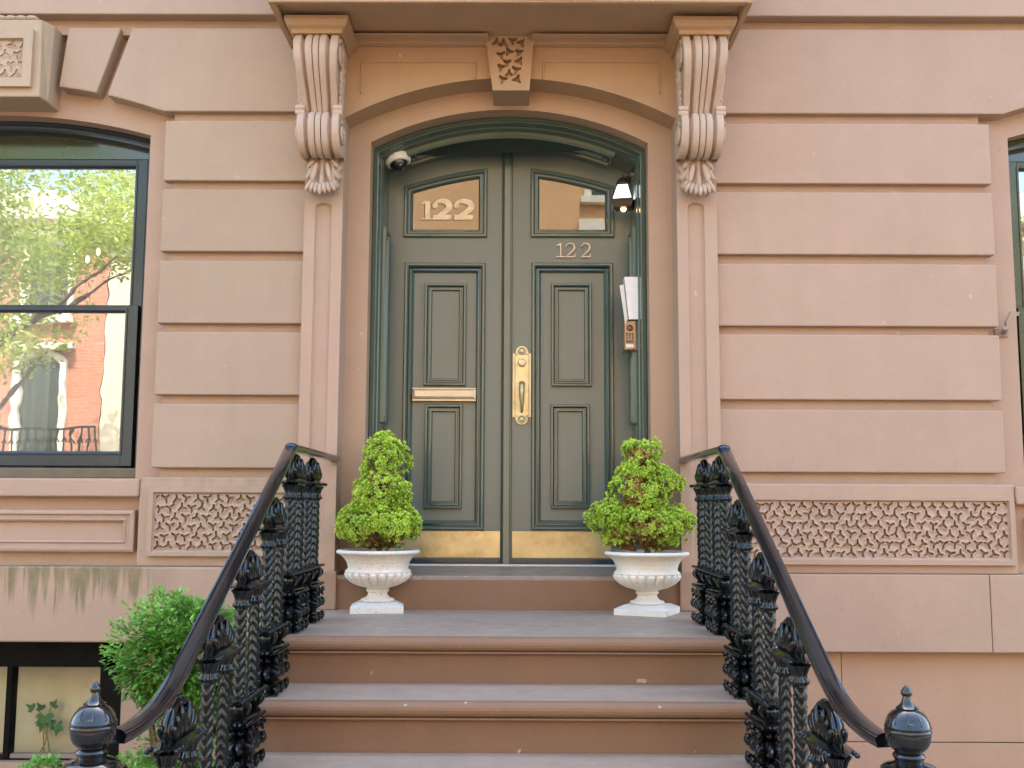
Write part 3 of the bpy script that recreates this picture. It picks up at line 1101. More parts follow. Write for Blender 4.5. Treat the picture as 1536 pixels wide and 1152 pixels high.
# canopy slab with a moulded edge
m = MB()
cx0, cx1 = X(401, 3, -.49), X(1130, 2, -.49)
cyf = -.49
prof = [(0, .015), (.0, -.015), (-.022, -.015), (-.026, .012), (-.05, .012)]
xin0, xin1 = cx0 + .05, cx1 - .05
m.box(cx0, cx1, cyf, .06, z_soff + .012, z_soff + .16)
m.box(cx0, cx0 + .03, cyf, YG, z_soff - .016, z_soff + .012)
m.box(cx1 - .03, cx1, cyf, YG, z_soff - .016, z_soff + .012)
m.box(cx0 + .03, cx1 - .03, cyf, cyf + .03, z_soff - .016, z_soff + .012)
m.box(cx0 - .06, cx1 + .06, cyf - .06, .06, z_soff + .16, z_soff + .26)
m.box(cx0 - .09, cx1 + .09, cyf - .09, .06, z_soff + .26, z_soff + .33)
m.box(cx0 + .05, cx1 - .05, cyf + .1, .06, z_soff + .33, z_soff + .47)
m.build('canopy', M_LIP, house, bevel=.006)

# console brackets
def catmull(P, n):
    out = []
    for i in range(len(P) - 1):
        p0, p1, p2, p3 = P[max(i - 1, 0)], P[i], P[i + 1], P[min(i + 2, len(P) - 1)]
        for k_ in range(n):
            t = k_ / n
            out.append(tuple(.5 * (2 * b_ + (c - a) * t + (2 * a - 5 * b_ + 4 * c - d_) * t * t + (3 * b_ - a - 3 * c + d_) * t ** 3) for a, b_, c, d_ in zip(p0, p1, p2, p3)))
    out.append(tuple(P[-1]))
    return out


def console():
    """local frame: x across, y forward is negative, z absolute"""
    H = .099

    def dn(x):
        a = abs(x)
        if a > .066: return .002 - .005 * max(0, (a - .092) / .007) ** 2
        if a > .046: return -.019 * sin(pi * (a - .046) / .020) - .001
        if a > .0165: return .001 + .005 * sin(pi * (a - .0165) / .0295)
        if a > .0125: return -.030
        return .001 + .004 * cos(a / .0125 * pi / 2)
    xs = sorted({round(s * v, 5) for s in (-1, 1) for v in (0, .004, .008, .0115, .0124, .0126, .0145, .0164, .0166, .019, .024, .031, .038, .043, .0459, .0461, .050, .056, .062, .0659, .0661, .070, .080, .090, .095, .0985)})
    parts = {}

    def roll(path, mb, taper):
        P = catmull(path, 7)
        rows = []
        for i, (p, z) in enumerate(P):
            a, c = P[max(i - 1, 0)], P[min(i + 1, len(P) - 1)]
            tx, tz = c[0] - a[0], c[1] - a[1]
            l = hypot(tx, tz) or 1
            nx, nz_ = -tz / l, tx / l        # outward (forward) normal for a path running down
            tp = taper(i / (len(P) - 1))
            rows.append([(x * tp, -(p + nx * dn(x)), z + nz_ * dn(x)) for x in xs])
        k_ = len(xs)
        V = [v for r_ in rows for v in r_]
        F = [(j * k_ + i, j * k_ + i + 1, (j + 1) * k_ + i + 1, (j + 1) * k_ + i) for j in range(len(rows) - 1) for i in range(k_ - 1)]
        mb.raw(V, F)
        for s, idx in ((-1, 0), (1, k_ - 1)):
            loop = [r_[idx] for r_ in rows]
            loop = loop + [(loop[-1][0], .01, loop[-1][2]), (loop[0][0], .01, loop[0][2])]
            mb.face(loop if s < 0 else loop[::-1])

    up = MB()
    roll([(.13, 3.665), (.21, 3.668), (.268, 3.645), (.297, 3.600), (.300, 3.555), (.282, 3.505), (.250, 3.455), (.210, 3.405), (.175, 3.360), (.150, 3.320), (.138, 3.285), (.130, 3.26)], up, lambda t: 1.04 - .26 * max(0, min(1, (t - .3) / .6)))
    lo = MB()
    roll([(.10, 3.305), (.150, 3.318), (.188, 3.296), (.203, 3.255), (.196, 3.205), (.172, 3.160), (.130, 3.132), (.085, 3.128), (.05, 3.135)], lo, lambda t: 1.0)
    for s in (-1, 1):
        # cheek carving: volute ring, rosette and leaves
        for (p, z, r_) in ((.215, 3.575, .068), (.130, 3.225, .056)):
            mb = up if z > 3.4 else lo
            for t_ in range(46):
                pass
            sp = [(s * (H + .006), -(p + r_ * (1 - .0135 * i) * cos(i * .26 + .6)), z + r_ * (1 - .0135 * i) * sin(i * .26 + .6)) for i in range(56)]
            mb.tube(sp, [max(.003, .008 - .00008 * i) for i in range(56)], 6)
            for i in range(6):
                t = i * pi / 3
                mb.ball((s * (H + .006), -(p + .02 * cos(t)), z + .02 * sin(t)), .008, .014, .014, 8, 5)
            mb.ball((s * (H + .010), -p, z), .010, .012, .012, 8, 5)
        r2 = random.Random(2)
        for i in range(11):
            t = i / 10
            pz = 3.52 - .27 * t
            pp = .165 - .085 * t
            for q in (-1, 1):
                M = Matrix.Rotation(radians(35 * q + 10), 3, 'X')
                up.ball((s * (H + .004 - .020 * t), -(pp + q * .022 * (1 - .35 * t)), pz + r2.uniform(-.004, .004)), .012, .011, .026, 8, 5, M=M)
        for q in (.333, .322):
            lo.lathe([(.001, -.022), (.013, -.022), (.0165, 0), (.013, .022), (.001, .022)], 12, at=(s * .088, -.172, 3.335 if q > .33 else 3.312), M=Matrix.Rotation(radians(90), 3, 'Y').to_3x3())
    # acanthus leaf below
    lf = MB()

    def leaf(u, v):
        x = (u - .5) * 2
        wv = .078 * (.82 + .30 * sin(pi * min(1, v * 1.08)) ** .8) * (1 if v < .9 else 1 - (v - .9) * 2.6)
        lobes = 1 + .10 * sin(v * 26) * abs(x) ** 2
        ridge = .017 * cos(x * pi * 3.5) * (.5 + .5 * v) - .006 * abs(x)
        pr = .045 + .042 * v ** 1.5 + ridge - .030 * abs(x) ** 2.2
        if v > .82:
            pr += .020 * sin((v - .82) / .18 * pi)
        if v > .97:
            pr *= .35
        return (x * wv * lobes, -max(.004, pr), 3.16 - .200 * v)
    lf.grid(leaf, 40, 30)
    r3 = random.Random(8)
    for s in (-1, 1):
        for i, (dx, dz_, an, ln) in enumerate(((.054, .040, 40, .030), (.060, .082, 30, .033), (.056, .124, 22, .032), (.034, .085, 12, .052))):
            M = Matrix.Rotation(radians(-an * s), 3, 'Y')
            lf.ball((s * dx, -.045 - (.026 if i > 2 else 0), 3.155 - dz_ * 1.15), .0125, .014, ln, 8, 6, M=M)
    for i in range(7):
        x = (i - 3) * .019
        M = Matrix.Rotation(radians(-8 * (i - 3)), 3, 'Y') @ Matrix.Rotation(radians(-25), 3, 'X')
        lf.ball((x, -.100 + .005 * abs(i - 3), 2.966 + .006 * abs(i - 3)), .0125, .022, .030, 9, 6, M=M)
    return up, lo, lf


def abacus(xa, xb):
    m_ = MB()
    y1 = -.345
    lv = [(.0, .0), (.0, .018), (.008, .024), (.020, .030), (.027, .048), (.030, .056), (.030, .075)]
    zb_ = z_soff - .08
    rings = []
    for o_, h in [(-.028, -.001)] + lv:
        rings.append([(xa - o_, YP, zb_ + h), (xa - o_, y1 - o_ + .03, zb_ + h), (xb + o_, y1 - o_ + .03, zb_ + h), (xb + o_, YP, zb_ + h)])
    V = [p for r_ in rings for p in r_]
    F = []
    for j in range(len(rings) - 1):
        for i in range(3):
            F.append((j * 4 + i, (j + 1) * 4 + i, (j + 1) * 4 + i + 1, j * 4 + i + 1))
    F.append((0, 1, 2, 3))
    k_ = (len(rings) - 1) * 4
    F.append((k_, k_ + 3, k_ + 2, k_ + 1))
    m_.raw(V, F)
    return m_


up, lo, lf = console()
CZ = .055
M_CONS = mat_stone('brownstone paint console', (.50, .375, .285), (.49, .38, .28), chips=.7)
for i, (pa, pb) in enumerate(((449.5, 512), (1017, 1081))):
    xc_ = (X(pa, 200, -.2) + X(pb, 200, -.2)) / 2
    xc_ = (pil_out_l + pil_in_l) / 2 if i == 0 else (pil_out_r + pil_in_r) / 2
    o = up.build('console_bracket', M_CONS, house, smooth=True, angle=50)
    o.location = (xc_, YP, CZ)
    for part, nm in ((lo, 'lower_scroll'), (lf, 'acanthus_leaf')):
        c = part.build(nm, M_CONS, o, smooth=True, angle=50)
    ab = abacus(-.118, .118)
    c = ab.build('abacus', M_LIP, o, bevel=.003)
    c.location = (0, -YP, -CZ)

# ------------------------------------------------------------------ door frame
z_dbase = z_sill + .02
out = [(din_l, z_dbase - .06), (din_l, arcD.zs)] + arcD.pts(din_l, din_r, 48)[1:-1] + [(din_r, arcD.zs), (din_r, z_dbase - .06)]
m = MB()
m.frame(out, [(0, -.05), (0, .012), (.004, .020), (.012, .022), (.018, .014), (.020, .004), (.026, .004), (.028, -.008), (.030, -.045),
              (.036, -.050), (.038, -.075), (.041, -.080), (.041, -.36)], facemap(YF), fill=False, closed=False)
dframe = m.build('door_frame', M_JAMB, house, smooth=True, angle=30)
INS = .041
arcI = arcD.shifted(INS)
dl, dr = din_l + INS, din_r - INS
# raised panels on the soffit and the jambs of the recess
bead = [(0, 0), (0, .014), (.006, .021), (.013, .016), (.016, .004), (.030, .004), (.033, .012), (.038, .012), (.042, .005), (.044, 0)]
m = MB()


def soff(u, v, h):
    z = arcI.z(u)
    n = Vector((u - DXC, 0, z - (arcD.zs + arcD.rise - arcD.R))).normalized()
    return (u - n.x * h, v, z - n.z * h)


us = [dl + .10 + (dr - dl - .20) * i / 40 for i in range(41)]
m.frame([(u, .318) for u in us] + [(u, .500) for u in us[::-1]], [(a * 1.35, b_ * 1.5) for a, b_ in bead], soff)
m.build('soffit_panel', M_JAMB, dframe, smooth=True, angle=30)
for xj, sgn in ((dl, 1), (dr, -1)):
    m = MB()
    mp = (lambda u, v, h, xj=xj, sgn=sgn: (xj + sgn * h, u, v))
    zj = [(z_dbase + .12, z_dbase + .62), (z_dbase + .72, 2.965)]
    for a, c in zj:
        m.frame([(.325, a), (.485, a), (.485, c), (.325, c)], bead, mp)
    m.build('jamb_panel', M_JAMB, dframe, smooth=True, angle=30)

# threshold: sloping sill stone between the jambs
m = MB()
zr = z_sill + .016
m.raw([(pil_in_l, Y_R0 + .0, z_sill - .02), (pil_in_r, Y_R0, z_sill - .02), (pil_in_r, Y_R0, z_sill), (pil_in_l, Y_R0, z_sill), (pil_in_l, YD + .06, zr), (pil_in_r, YD + .06, zr)],
      [(0, 1, 2, 3), (3, 2, 5, 4)])
sl = m.build('threshold', M_SILL, house, bevel=.004)
m = MB()
m.box(dl, dr, YD - .045, YD - .012, zr - .01, zr + .006)
m.build('sill_edge', M_SILLEDGE, sl)

# ------------------------------------------------------------------ double doors
XM0, XM1 = X(755, 500, YD), X(766, 500, YD)
XM = (XM0 + XM1) / 2
arcT = arcI
z_db = zr + .004


def dz(px, py): return Z(px, py, YD - .01)
def dx(px, py): return X(px, py, YD - .01)


BOL = [(0, -.002), (.000, .012), (.004, .020), (.011, .021), (.016, .015), (.018, .002), (.019, -.018), (.024, -.018), (.025, .004), (.030, .006), (.034, -.002), (.036, -.018), (.038, -.020)]
INN = [(0, -.002), (0, .014), (.003, .024), (.009, .025), (.013, .016), (.015, .001), (.021, .001), (.022, .016), (.027, .017), (.030, .010), (.031, .0015)]


BOL = [(a * 1.32, b_) for a, b_ in BOL]
INN = [(a * 1.3, b_) for a, b_ in INN]


def rect(x0, x1, z0, z1): return [(x0, z0), (x1, z0), (x1, z1), (x0, z1)]


def door_leaf(x0, x1, glass_px, big_px, in1_px, in2_px, label=None):
    gx0, gx1 = dx(glass_px[0], 310), dx(glass_px[1], 310)
    gz0 = dz(sum(glass_px[:2]) / 2, glass_px[2])
    gza, gzb = dz(glass_px[0], glass_px[3]), dz(glass_px[1], glass_px[4])
    gz = lambda x: gza + (gzb - gza) * (x - gx0) / (gx1 - gx0) + .012 * (1 - ((x - (gx0 + gx1) / 2) / ((gx1 - gx0) / 2)) ** 2)
    L = MB()
    gi = .040
    b0, b1 = dx(big_px[0], 600), dx(big_px[1], 600)
    bz0, bz1 = dz(big_px[0], big_px[3]), dz(big_px[0], big_px[2])
    zmid = (bz1 + gz0) / 2
    holed(L, x0, x1, zmid, lambda x: arcT.z(x) + .02, gx0 + gi, gx1 - gi, gz0 + gi, lambda x: gz(x) - gi, YD, .05, n=10)
    holed(L, x0, x1, z_db, zmid, b0 + .012, b1 - .012, bz0 + .012, bz1 - .012, YD, .05, n=2)
    L.box(x0, x1, YD, YD + .045, z_db - .004, z_db)
    d = L.build('door', M_GREEN, house)
    if label:
        d['label'] = label
    g = MB()
    P = [(gx0, gz0), (gx1, gz0)] + [(gx1 + (gx0 - gx1) * i / 10, gz(gx1 + (gx0 - gx1) * i / 10)) for i in range(11)]
    g.frame(P, BOL[:-2] + [(.0475, -.012)], facemap(YD), fill=False)
    g.frame(rect(b0, b1, bz0, bz1), BOL, facemap(YD), fill=True, mfill=1)
    for q in (in1_px, in2_px):
        a0, a1 = dx(q[0], (q[2] + q[3]) / 2), dx(q[1], (q[2] + q[3]) / 2)
        g.frame(rect(a0, a1, dz(q[0], q[3]), dz(q[0], q[2])), INN, facemap(YD + .020), fill=True, mfill=1)
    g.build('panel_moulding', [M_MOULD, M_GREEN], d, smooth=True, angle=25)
    MB().box(x0 + .012, x1 - .012, YD - .012, YD - .001, z_db + .001, dz(700, 838.2)).build('weather_strip', M_SASH, d, bevel=.003)
    p = MB()
    pts = [(gx0 + .01, YD + .012, gz0 + .01), (gx1 - .01, YD + .012, gz0 + .01)] + [(x, YD + .012, gz(x) - .01) for x in [gx1 - .01 - (gx1 - gx0 - .02) * i / 10 for i in range(11)]]
    p.face(pts)
    p.build('pane', M_DGLASS, d)
    return d


doorL = door_leaf(dl - .02, XM0, (606, 731, 356, 279.5, 252.5), (604, 727, 394, 795), (636, 699, 424, 578), (636, 693, 606, 763), 'green door leaf with a brass letter slot and gold numbers on its glass')
doorR = door_leaf(XM1, dr + .02, (796, 921, 356, 252.5, 279.5), (797, 921, 394, 795), (827, 888, 424, 579), (826, 885, 606, 763), 'green door leaf with the brass handle plate and bronze house numbers')
m = MB()
mw = (XM1 - XM0) / 2
prof = [(-mw - .010, 0), (-mw - .010, .010), (-mw - .006, .014), (-mw - .002, .010), (-mw, .012), (-mw + .004, .026), (mw - .004, .026), (mw, .012), (mw + .004, .012), (mw + .008, .006), (mw + .008, 0)]
V = [(XM + a, YD - h, z) for z in (z_db, arcT.z(XM) + .01) for a, h in prof]
n = len(prof)
m.raw(V, [(i, i + 1, i + 1 + n, i + n) for i in range(n - 1)] + [tuple(range(n, 2 * n))])
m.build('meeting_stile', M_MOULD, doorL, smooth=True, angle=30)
h = MB()                                          # dark hall behind the door panes
h.box(dl - .3, dr + .3, YD + .9, YD + 1.0, z_db, 3.5)
h.box(dl - .3, dr + .3, YD + .06, YD + 1.0, 3.5, 3.6)
h.build('hall', mat_plain('hall wall', (.30, .19, .10), .9, .1, 4), house)

# kick plates, letter slot
for d, (a, c) in ((doorL, (600, 750)), (doorR, (768, 917))):
    m = MB()
    m.box(dx(a, 815), dx(c, 815), YD - .004, YD - .0008, dz(690, 836.5), dz(690, 796.5))
    m.build('kick_plate', M_BRASSP, d, bevel=.001)
m = MB()
a0, a1 = dx(618, 592), dx(714, 592)
s0, s1 = dz(666, 601.5), dz(666, 582)
m.box(a0, a1, YD - .010, YD + .0175, s0, s1)
m.frame(rect(a0 + .002, a1 - .002, s0 + .010, s1 - .002), [(0, 0), (.001, .006), (.010, .010), (.012, .012)], facemap(YD - .010))
m.box(a0, a1, YD - .022, YD - .010, s1 - .008, s1)
m.build('letter_slot', M_PALEBRASS, doorL, bevel=.0015)


# numerals
def ribbon(mb, pts, wid, y0, y1):
    n = len(pts)
    L, R_ = [], []
    for i, p in enumerate(pts):
        a, c = pts[max(i - 1, 0)], pts[min(i + 1, n - 1)]
        tx, tz = c[0] - a[0], c[1] - a[1]
        l = hypot(tx, tz) or 1
        w_ = (wid[i] if isinstance(wid, list) else wid) / 2
        L.append((p[0] - tz / l * w_, p[1] + tx / l * w_))
        R_.append((p[0] + tz / l * w_, p[1] - tx / l * w_))
    for i in range(n - 1):
        mb.prism([L[i], R_[i], R_[i + 1], L[i + 1]], y0, y1)


def two(mb, x, z, w_, hh, t, y0, y1, bar=1.0):
    P = catmull([(.10, .74), (.13, .88), (.32, .985), (.55, .99), (.78, .90), (.86, .74), (.80, .58), (.60, .40), (.34, .21), (.08, .03)], 4)
    W = [t * (.55 + .75 * max(0, sin((i / (len(P) - 1) - .12) * pi * 1.15))) for i in range(len(P))]
    ribbon(mb, [(x + a * w_, z + b_ * hh) for a, b_ in P], W, y0, y1)
    mb.ball((x + .14 * w_, (y0 + y1) / 2, z + .76 * hh), t * .62, abs(y1 - y0) * .5, t * .62, 10, 6)
    mb.prism([(x + .04 * w_, z), (x + .92 * w_, z), (x + .97 * w_, z + .24 * hh), (x + .90 * w_, z + .24 * hh), (x + .84 * w_, z + t * bar / 1), (x + .04 * w_, z + t * bar)], y0 - .0001, y1)


def one(mb, x, z, w_, hh, t, y0, y1):
    c = x + .5 * w_
    mb.prism([(c - t / 2, z), (c + t / 2, z), (c + t / 2, z + hh), (c - t / 2, z + hh)], y0, y1)
    mb.prism([(c - t / 2, z + hh), (c - t / 2, z + .86 * hh), (c - .34 * w_ - t / 2, z + .80 * hh), (c - .30 * w_ - t / 2, z + .88 * hh)], y0 - .0001, y1)
    mb.prism([(c - .42 * w_, z), (c + .42 * w_, z), (c + .42 * w_, z + .07 * hh), (c - .42 * w_, z + .07 * hh)], y0 - .0002, y1)


M_OUTL = mat_plain('brown number outline', (.22, .13, .06), .5)
M_NUM = mat_plain('pale bronze numerals', (.46, .40, .30), .4, .1, 20, .05, metallic=.5)
zb_, hh = dz(860, 386), dz(860, 365) - dz(860, 386)
for kx, fn in ((833, one), (848, two), (871, two)):
    m = MB()
    fn(m, dx(kx, 376), zb_, dx(kx + 16, 376) - dx(kx, 376), hh, .0068, YD - .011, YD - .001)
    m.build('house_number', M_NUM, doorR)
zb_, hh = dz(668, 328), dz(668, 300) - dz(668, 328)
for kx, fn, ww in ((630, one, 22), (648, two, 30), (680, two, 31)):
    m = MB()
    fn(m, dx(kx, 314), zb_, dx(kx + ww, 314) - dx(kx, 314), hh, .026, YD + .008, YD + .0105)
    m.build('gold_number', M_GOLD, doorL)
for kx, fn, ww in ((628.6, one, 22), (646.6, two, 30), (678.6, two, 31)):
    m = MB()
    fn(m, dx(kx, 314), zb_ - .004, dx(kx + ww, 314) - dx(kx, 314), hh * 1.03, .031, YD + .0108, YD + .0112)
    m.build('number_outline', M_OUTL, doorL)

# handle set
m = MB()
hx0_, hx1_ = dx(769, 580), dx(796.5, 580)
hc = (hx0_ + hx1_) / 2
hw = (hx1_ - hx0_) / 2
z0_, z1_ = dz(783, 637), dz(783, 519)
sh_ = .036


def plate(s):
    w_ = hw - s
    P = []
    rr = hw * .70 - s
    for i in range(13):
        t = pi * i / 12
        P.append((hc + rr * cos(t), z1_ - sh_ + (sh_ - s) * sin(t) + (.0 if 0 < i < 12 else 0)))
    top = [(hc + w_, z1_ - sh_ - .004 - s * .4), (hc + rr, z1_ - sh_ - .004 - s * .4)] + P + [(hc - rr, z1_ - sh_ - .004 - s * .4), (hc - w_, z1_ - sh_ - .004 - s * .4)]
    bot = [(x, z0_ + z1_ - z) for x, z in top][::-1]
    return top + bot


m.prism(plate(0), YD - .010, YD - .0005)
m.prism(plate(.004), YD - .014, YD - .009)
m.frame(plate(.0095), [(0, -.001), (0, .0035), (.002, .0045), (.004, .0035), (.0045, -.001)], facemap(YD - .014), fill=False)
for zz in (z1_ - .028, z0_ + .028):
    m.lathe([(.020, 0), (.020, .005), (.016, .008), (.012, .006), (.009, .010), (.002, .012)], 24, at=(hc, YD - .012, zz), M=Matrix.Rotation(radians(90), 3, 'X').to_3x3(),
            mod=lambda p, z: 1 + .04 * cos(8 * p))
hp = m.build('handle_plate', M_BRASS, doorR, smooth=True, angle=35)
m = MB()
RX90 = Matrix.Rotation(radians(90), 3, 'X').to_3x3()
zl_ = dz(783, 544.5)
m.lathe([(.0215, 0), (.0215, .008), (.018, .013), (.012, .015), (.004, .015)], 24, at=(hc, YD - .012, zl_), M=RX90)
m.build('lock_cylinder', M_BRASS, doorR, smooth=True)
m = MB()
zt_, zb2 = dz(783, 577), dz(783, 618)
m.tube(catmull([(hc, YD - .012, zt_ + .002), (hc, YD - .040, zt_ + .004), (hc, YD - .055, zt_ - .018), (hc, YD - .054, (zt_ + zb2) / 2), (hc, YD - .042, zb2 + .02), (hc, YD - .012, zb2)], 5),
       [.008, .009, .011, .012, .013] + [.0145] * 9 + [.013, .012, .011, .010, .009, .008, .007, .007, .007, .007, .007, .007], 12)
m.ball((hc, YD - .05, zt_ + .008), .014, .024, .005, 14, 6)
m.build('handle', M_BRASS, doorR, smooth='all')

# ------------------------------------------------------------------ stoop
stoop = thing('stone_stoop', 'brown painted stone steps rising to the green double doors', 'steps')
SX = .905
z = Z_LAND
yr = Y_R0
m = MB()
m.box(pil_in_l - .004, pil_in_r + .004, Y_R0, Y_R0 + .3, Z_LAND - .02, z_sill - .0195)
m.build('riser', M_STEP, stoop)
yn = -1.03
i = 0
yback = Y_R0 + .02
while z > .06:
    s = MB()
    th = .052
    # tread with a bullnose
    nose = [(yn + .026 - .026 * sin(pi * k_ / 8), z - th / 2 + th / 2 * cos(pi * k_ / 8)) for k_ in range(9)]
    ring = [(yback, z), (yn + .042, z)] + nose[:] + [(yback, z - th)]
    V = [(x, a, b_) for x in (-SX, SX) for a, b_ in ring]
    n = len(ring)
    F, MI = [], []
    s.face([V[0], V[1], V[1 + n], V[n]][::-1], 1)
    for k_ in range(1, n - 1):
        s.face([V[k_], V[k_ + 1], V[k_ + 1 + n], V[k_ + n]][::-1], 0)
    s.face(V[:n], 0)
    s.face(V[n:][::-1], 0)
    # small cavetto under the nosing and the riser
    yrz = yn + .034
    cv = [(yrz - .024, z - th), (yrz - .024, z - th - .006), (yrz - .010, z - th - .010), (yrz - .003, z - th - .017), (yrz, z - th - .022), (yrz, z - RISE - .02), (yrz + .30, z - RISE - .02), (yrz + .30, z - th)]
    V = [(x, a, b_) for x in (-SX, SX) for a, b_ in cv]
    k2 = len(cv)
    s.raw(V, [(k_, k_ + k2, (k_ + 1) % k2 + k2, (k_ + 1) % k2) for k_ in range(k2)] + [tuple(range(k2)), tuple(range(2 * k2 - 1, k2 - 1, -1))])
    s.box(-SX + .03, SX - .03, yrz + .28, yback, max(-.1, z - RISE - .3), z - th - .001)
    st = s.build('step', [M_STEP, M_TREAD], stoop, smooth=True, angle=40)
    yback = yn + .06
    yn -= TREAD
    z -= RISE
    i += 1
YBOT = yn

# ------------------------------------------------------------------ iron railings
ZR = 1.757                                         # centre of the landing rail
YC = -1.0
RXX = .815
U_LEN = TREAD


def shaft_mesh(sgn):
    s = MB()
    z0, z1 = .225, .508
    nz_ = 66

    def fn(u, v):
        p = 2 * pi * u
        zz = z0 + (z1 - z0) * v
        f = abs(((p / (pi / 2)) % 2) - 1)              # four chevron seams
        t = ((zz * 34 - sgn * f * 1.15) % 1)
        rr = .0150 + .0050 * (t if sgn > 0 else 1 - t) + .001 * cos(4 * p)
        if v < .02 or v > .98:
            rr = .018
        return (rr * cos(p), rr * sin(p), zz)
    s.grid(fn, 28, nz_, closed_u=True)
    return s


def lob(k, a): return lambda p, z: 1 + a * (abs(cos(k * p / 2)) - .6)


def unit_base():
    b = MB()
    # lower cluster: one broad lobed vase, stretched along the rail
    b.lathe([(.030, 0), (.040, .004), (.044, .020), (.036, .034), (.026, .042), (.030, .050), (.046, .064), (.050, .080), (.044, .096), (.030, .106), (.034, .112), (.040, .120), (.040, .130), (.028, .136)],
            40, sx=.95, sy=2.5, mod=lob(10, .26))
    for s in (-1, 1):
        for k_ in range(3):
            for zz, rr in ((.022, .017), (.078, .019), (.122, .013)):
                b.ball((s * (.040 if zz != .122 else .036), (k_ - 1) * .072, zz), rr * .8, rr, rr, 8, 6)
                b.tube(catmull([(s * .044, (k_ - 1) * .072 + .016 * cos(t * 1.1), zz + .016 * sin(t * 1.1)) for t in range(5)], 3), .005, 5)
    b.lathe([(.028, .134), (.034, .136), (.038, .139), (.036, .142), (.031, .144), (.030, .150), (.032, .156), (.038, .158), (.042, .162), (.038, .167), (.026, .169)], 44, sy=3.15, mod=lob(4, .03))
    for k_ in range(10):
        for s in (-1, 1):
            b.ball((s * .036, (k_ - 4.5) * .025, .150), .006, .009, .007, 6, 4)
    for y in (-U_LEN / 4, U_LEN / 4):
        b.lathe([(.024, .164), (.018, .170), (.022, .174), (.034, .184), (.040, .198), (.036, .210), (.026, .217), (.030, .220), (.032, .225), (.026, .230), (.018, .232)], 32, at=(0, y, 0), mod=lob(12, .22))
    for k_ in range(14):
        for s in (-1, 1):
            b.ball((s * .030, (k_ - 6.5) * .0235, .224), .006, .010, .006, 6, 4)
    b.box(-.022, .022, -U_LEN / 2 + .002, U_LEN / 2 - .002, .2205, .2285)
    return b


def unit_capital():
    b = MB()
    for y in (-U_LEN / 4, U_LEN / 4):
        b.lathe([(.018, .500), (.026, .506), (.027, .512), (.022, .518), (.020, .528), (.026, .546), (.033, .556), (.024, .560)], 32, at=(0, y, 0), mod=lob(8, .25))
    b.lathe([(.024, .553), (.034, .556), (.037, .560), (.036, .563), (.041, .566), (.043, .570), (.040, .574), (.033, .576), (.030, .581), (.020, .584)], 44, sy=3.3, mod=lob(4, .03))
    for k_ in range(11):
        for s in (-1, 1):
            b.ball((s * .036, (k_ - 5) * .0245, .567), .008, .010, .007, 6, 4)
    return b


def unit_crest():
    """hooded leaf between the capital and the rail"""
    c = MB()
    for s in (-1, 1):
        c.tube(catmull([(0, s * .075, .578), (0, s * .082, .610), (0, s * .060, .645), (0, s * .012, .668)], 5), [.013, .013, .014, .015, .016, .016, .016, .016, .015, .015, .014, .014, .013, .012, .012, .011], 8)
        for k_ in range(3):
            M = Matrix.Rotation(radians(-s * (12 + 16 * k_)), 3, 'X')
            for q in (-1, 1):
                c.ball((q * .016, s * (.024 + .027 * k_), .622 - .010 * k_), .012, .014, .040 - .006 * k_, 8, 6, M=M)
    c.lathe([(.018, .576), (.030, .590), (.034, .610), (.028, .634), (.012, .650)], 20, mod=lob(8, .2), sx=.75)
    c.ball((0, 0, .664), .018, .034, .012, 10, 6)
    return c


Q_UP, Q_DN = shaft_mesh(1), shaft_mesh(-1)
rail_prof = [(a * .74, b_ * .80) for a, b_ in [(-.026, -.022), (.026, -.022), (.027, -.012), (.031, -.008), (.0325, .000), (.030, .006), (.025, .008), (.0235, .012), (.012, .0165), (0, .018), (-.012, .0165), (-.0235, .012), (-.025, .008), (-.030, .006), (-.0325, 0), (-.031, -.008), (-.027, -.012)]]

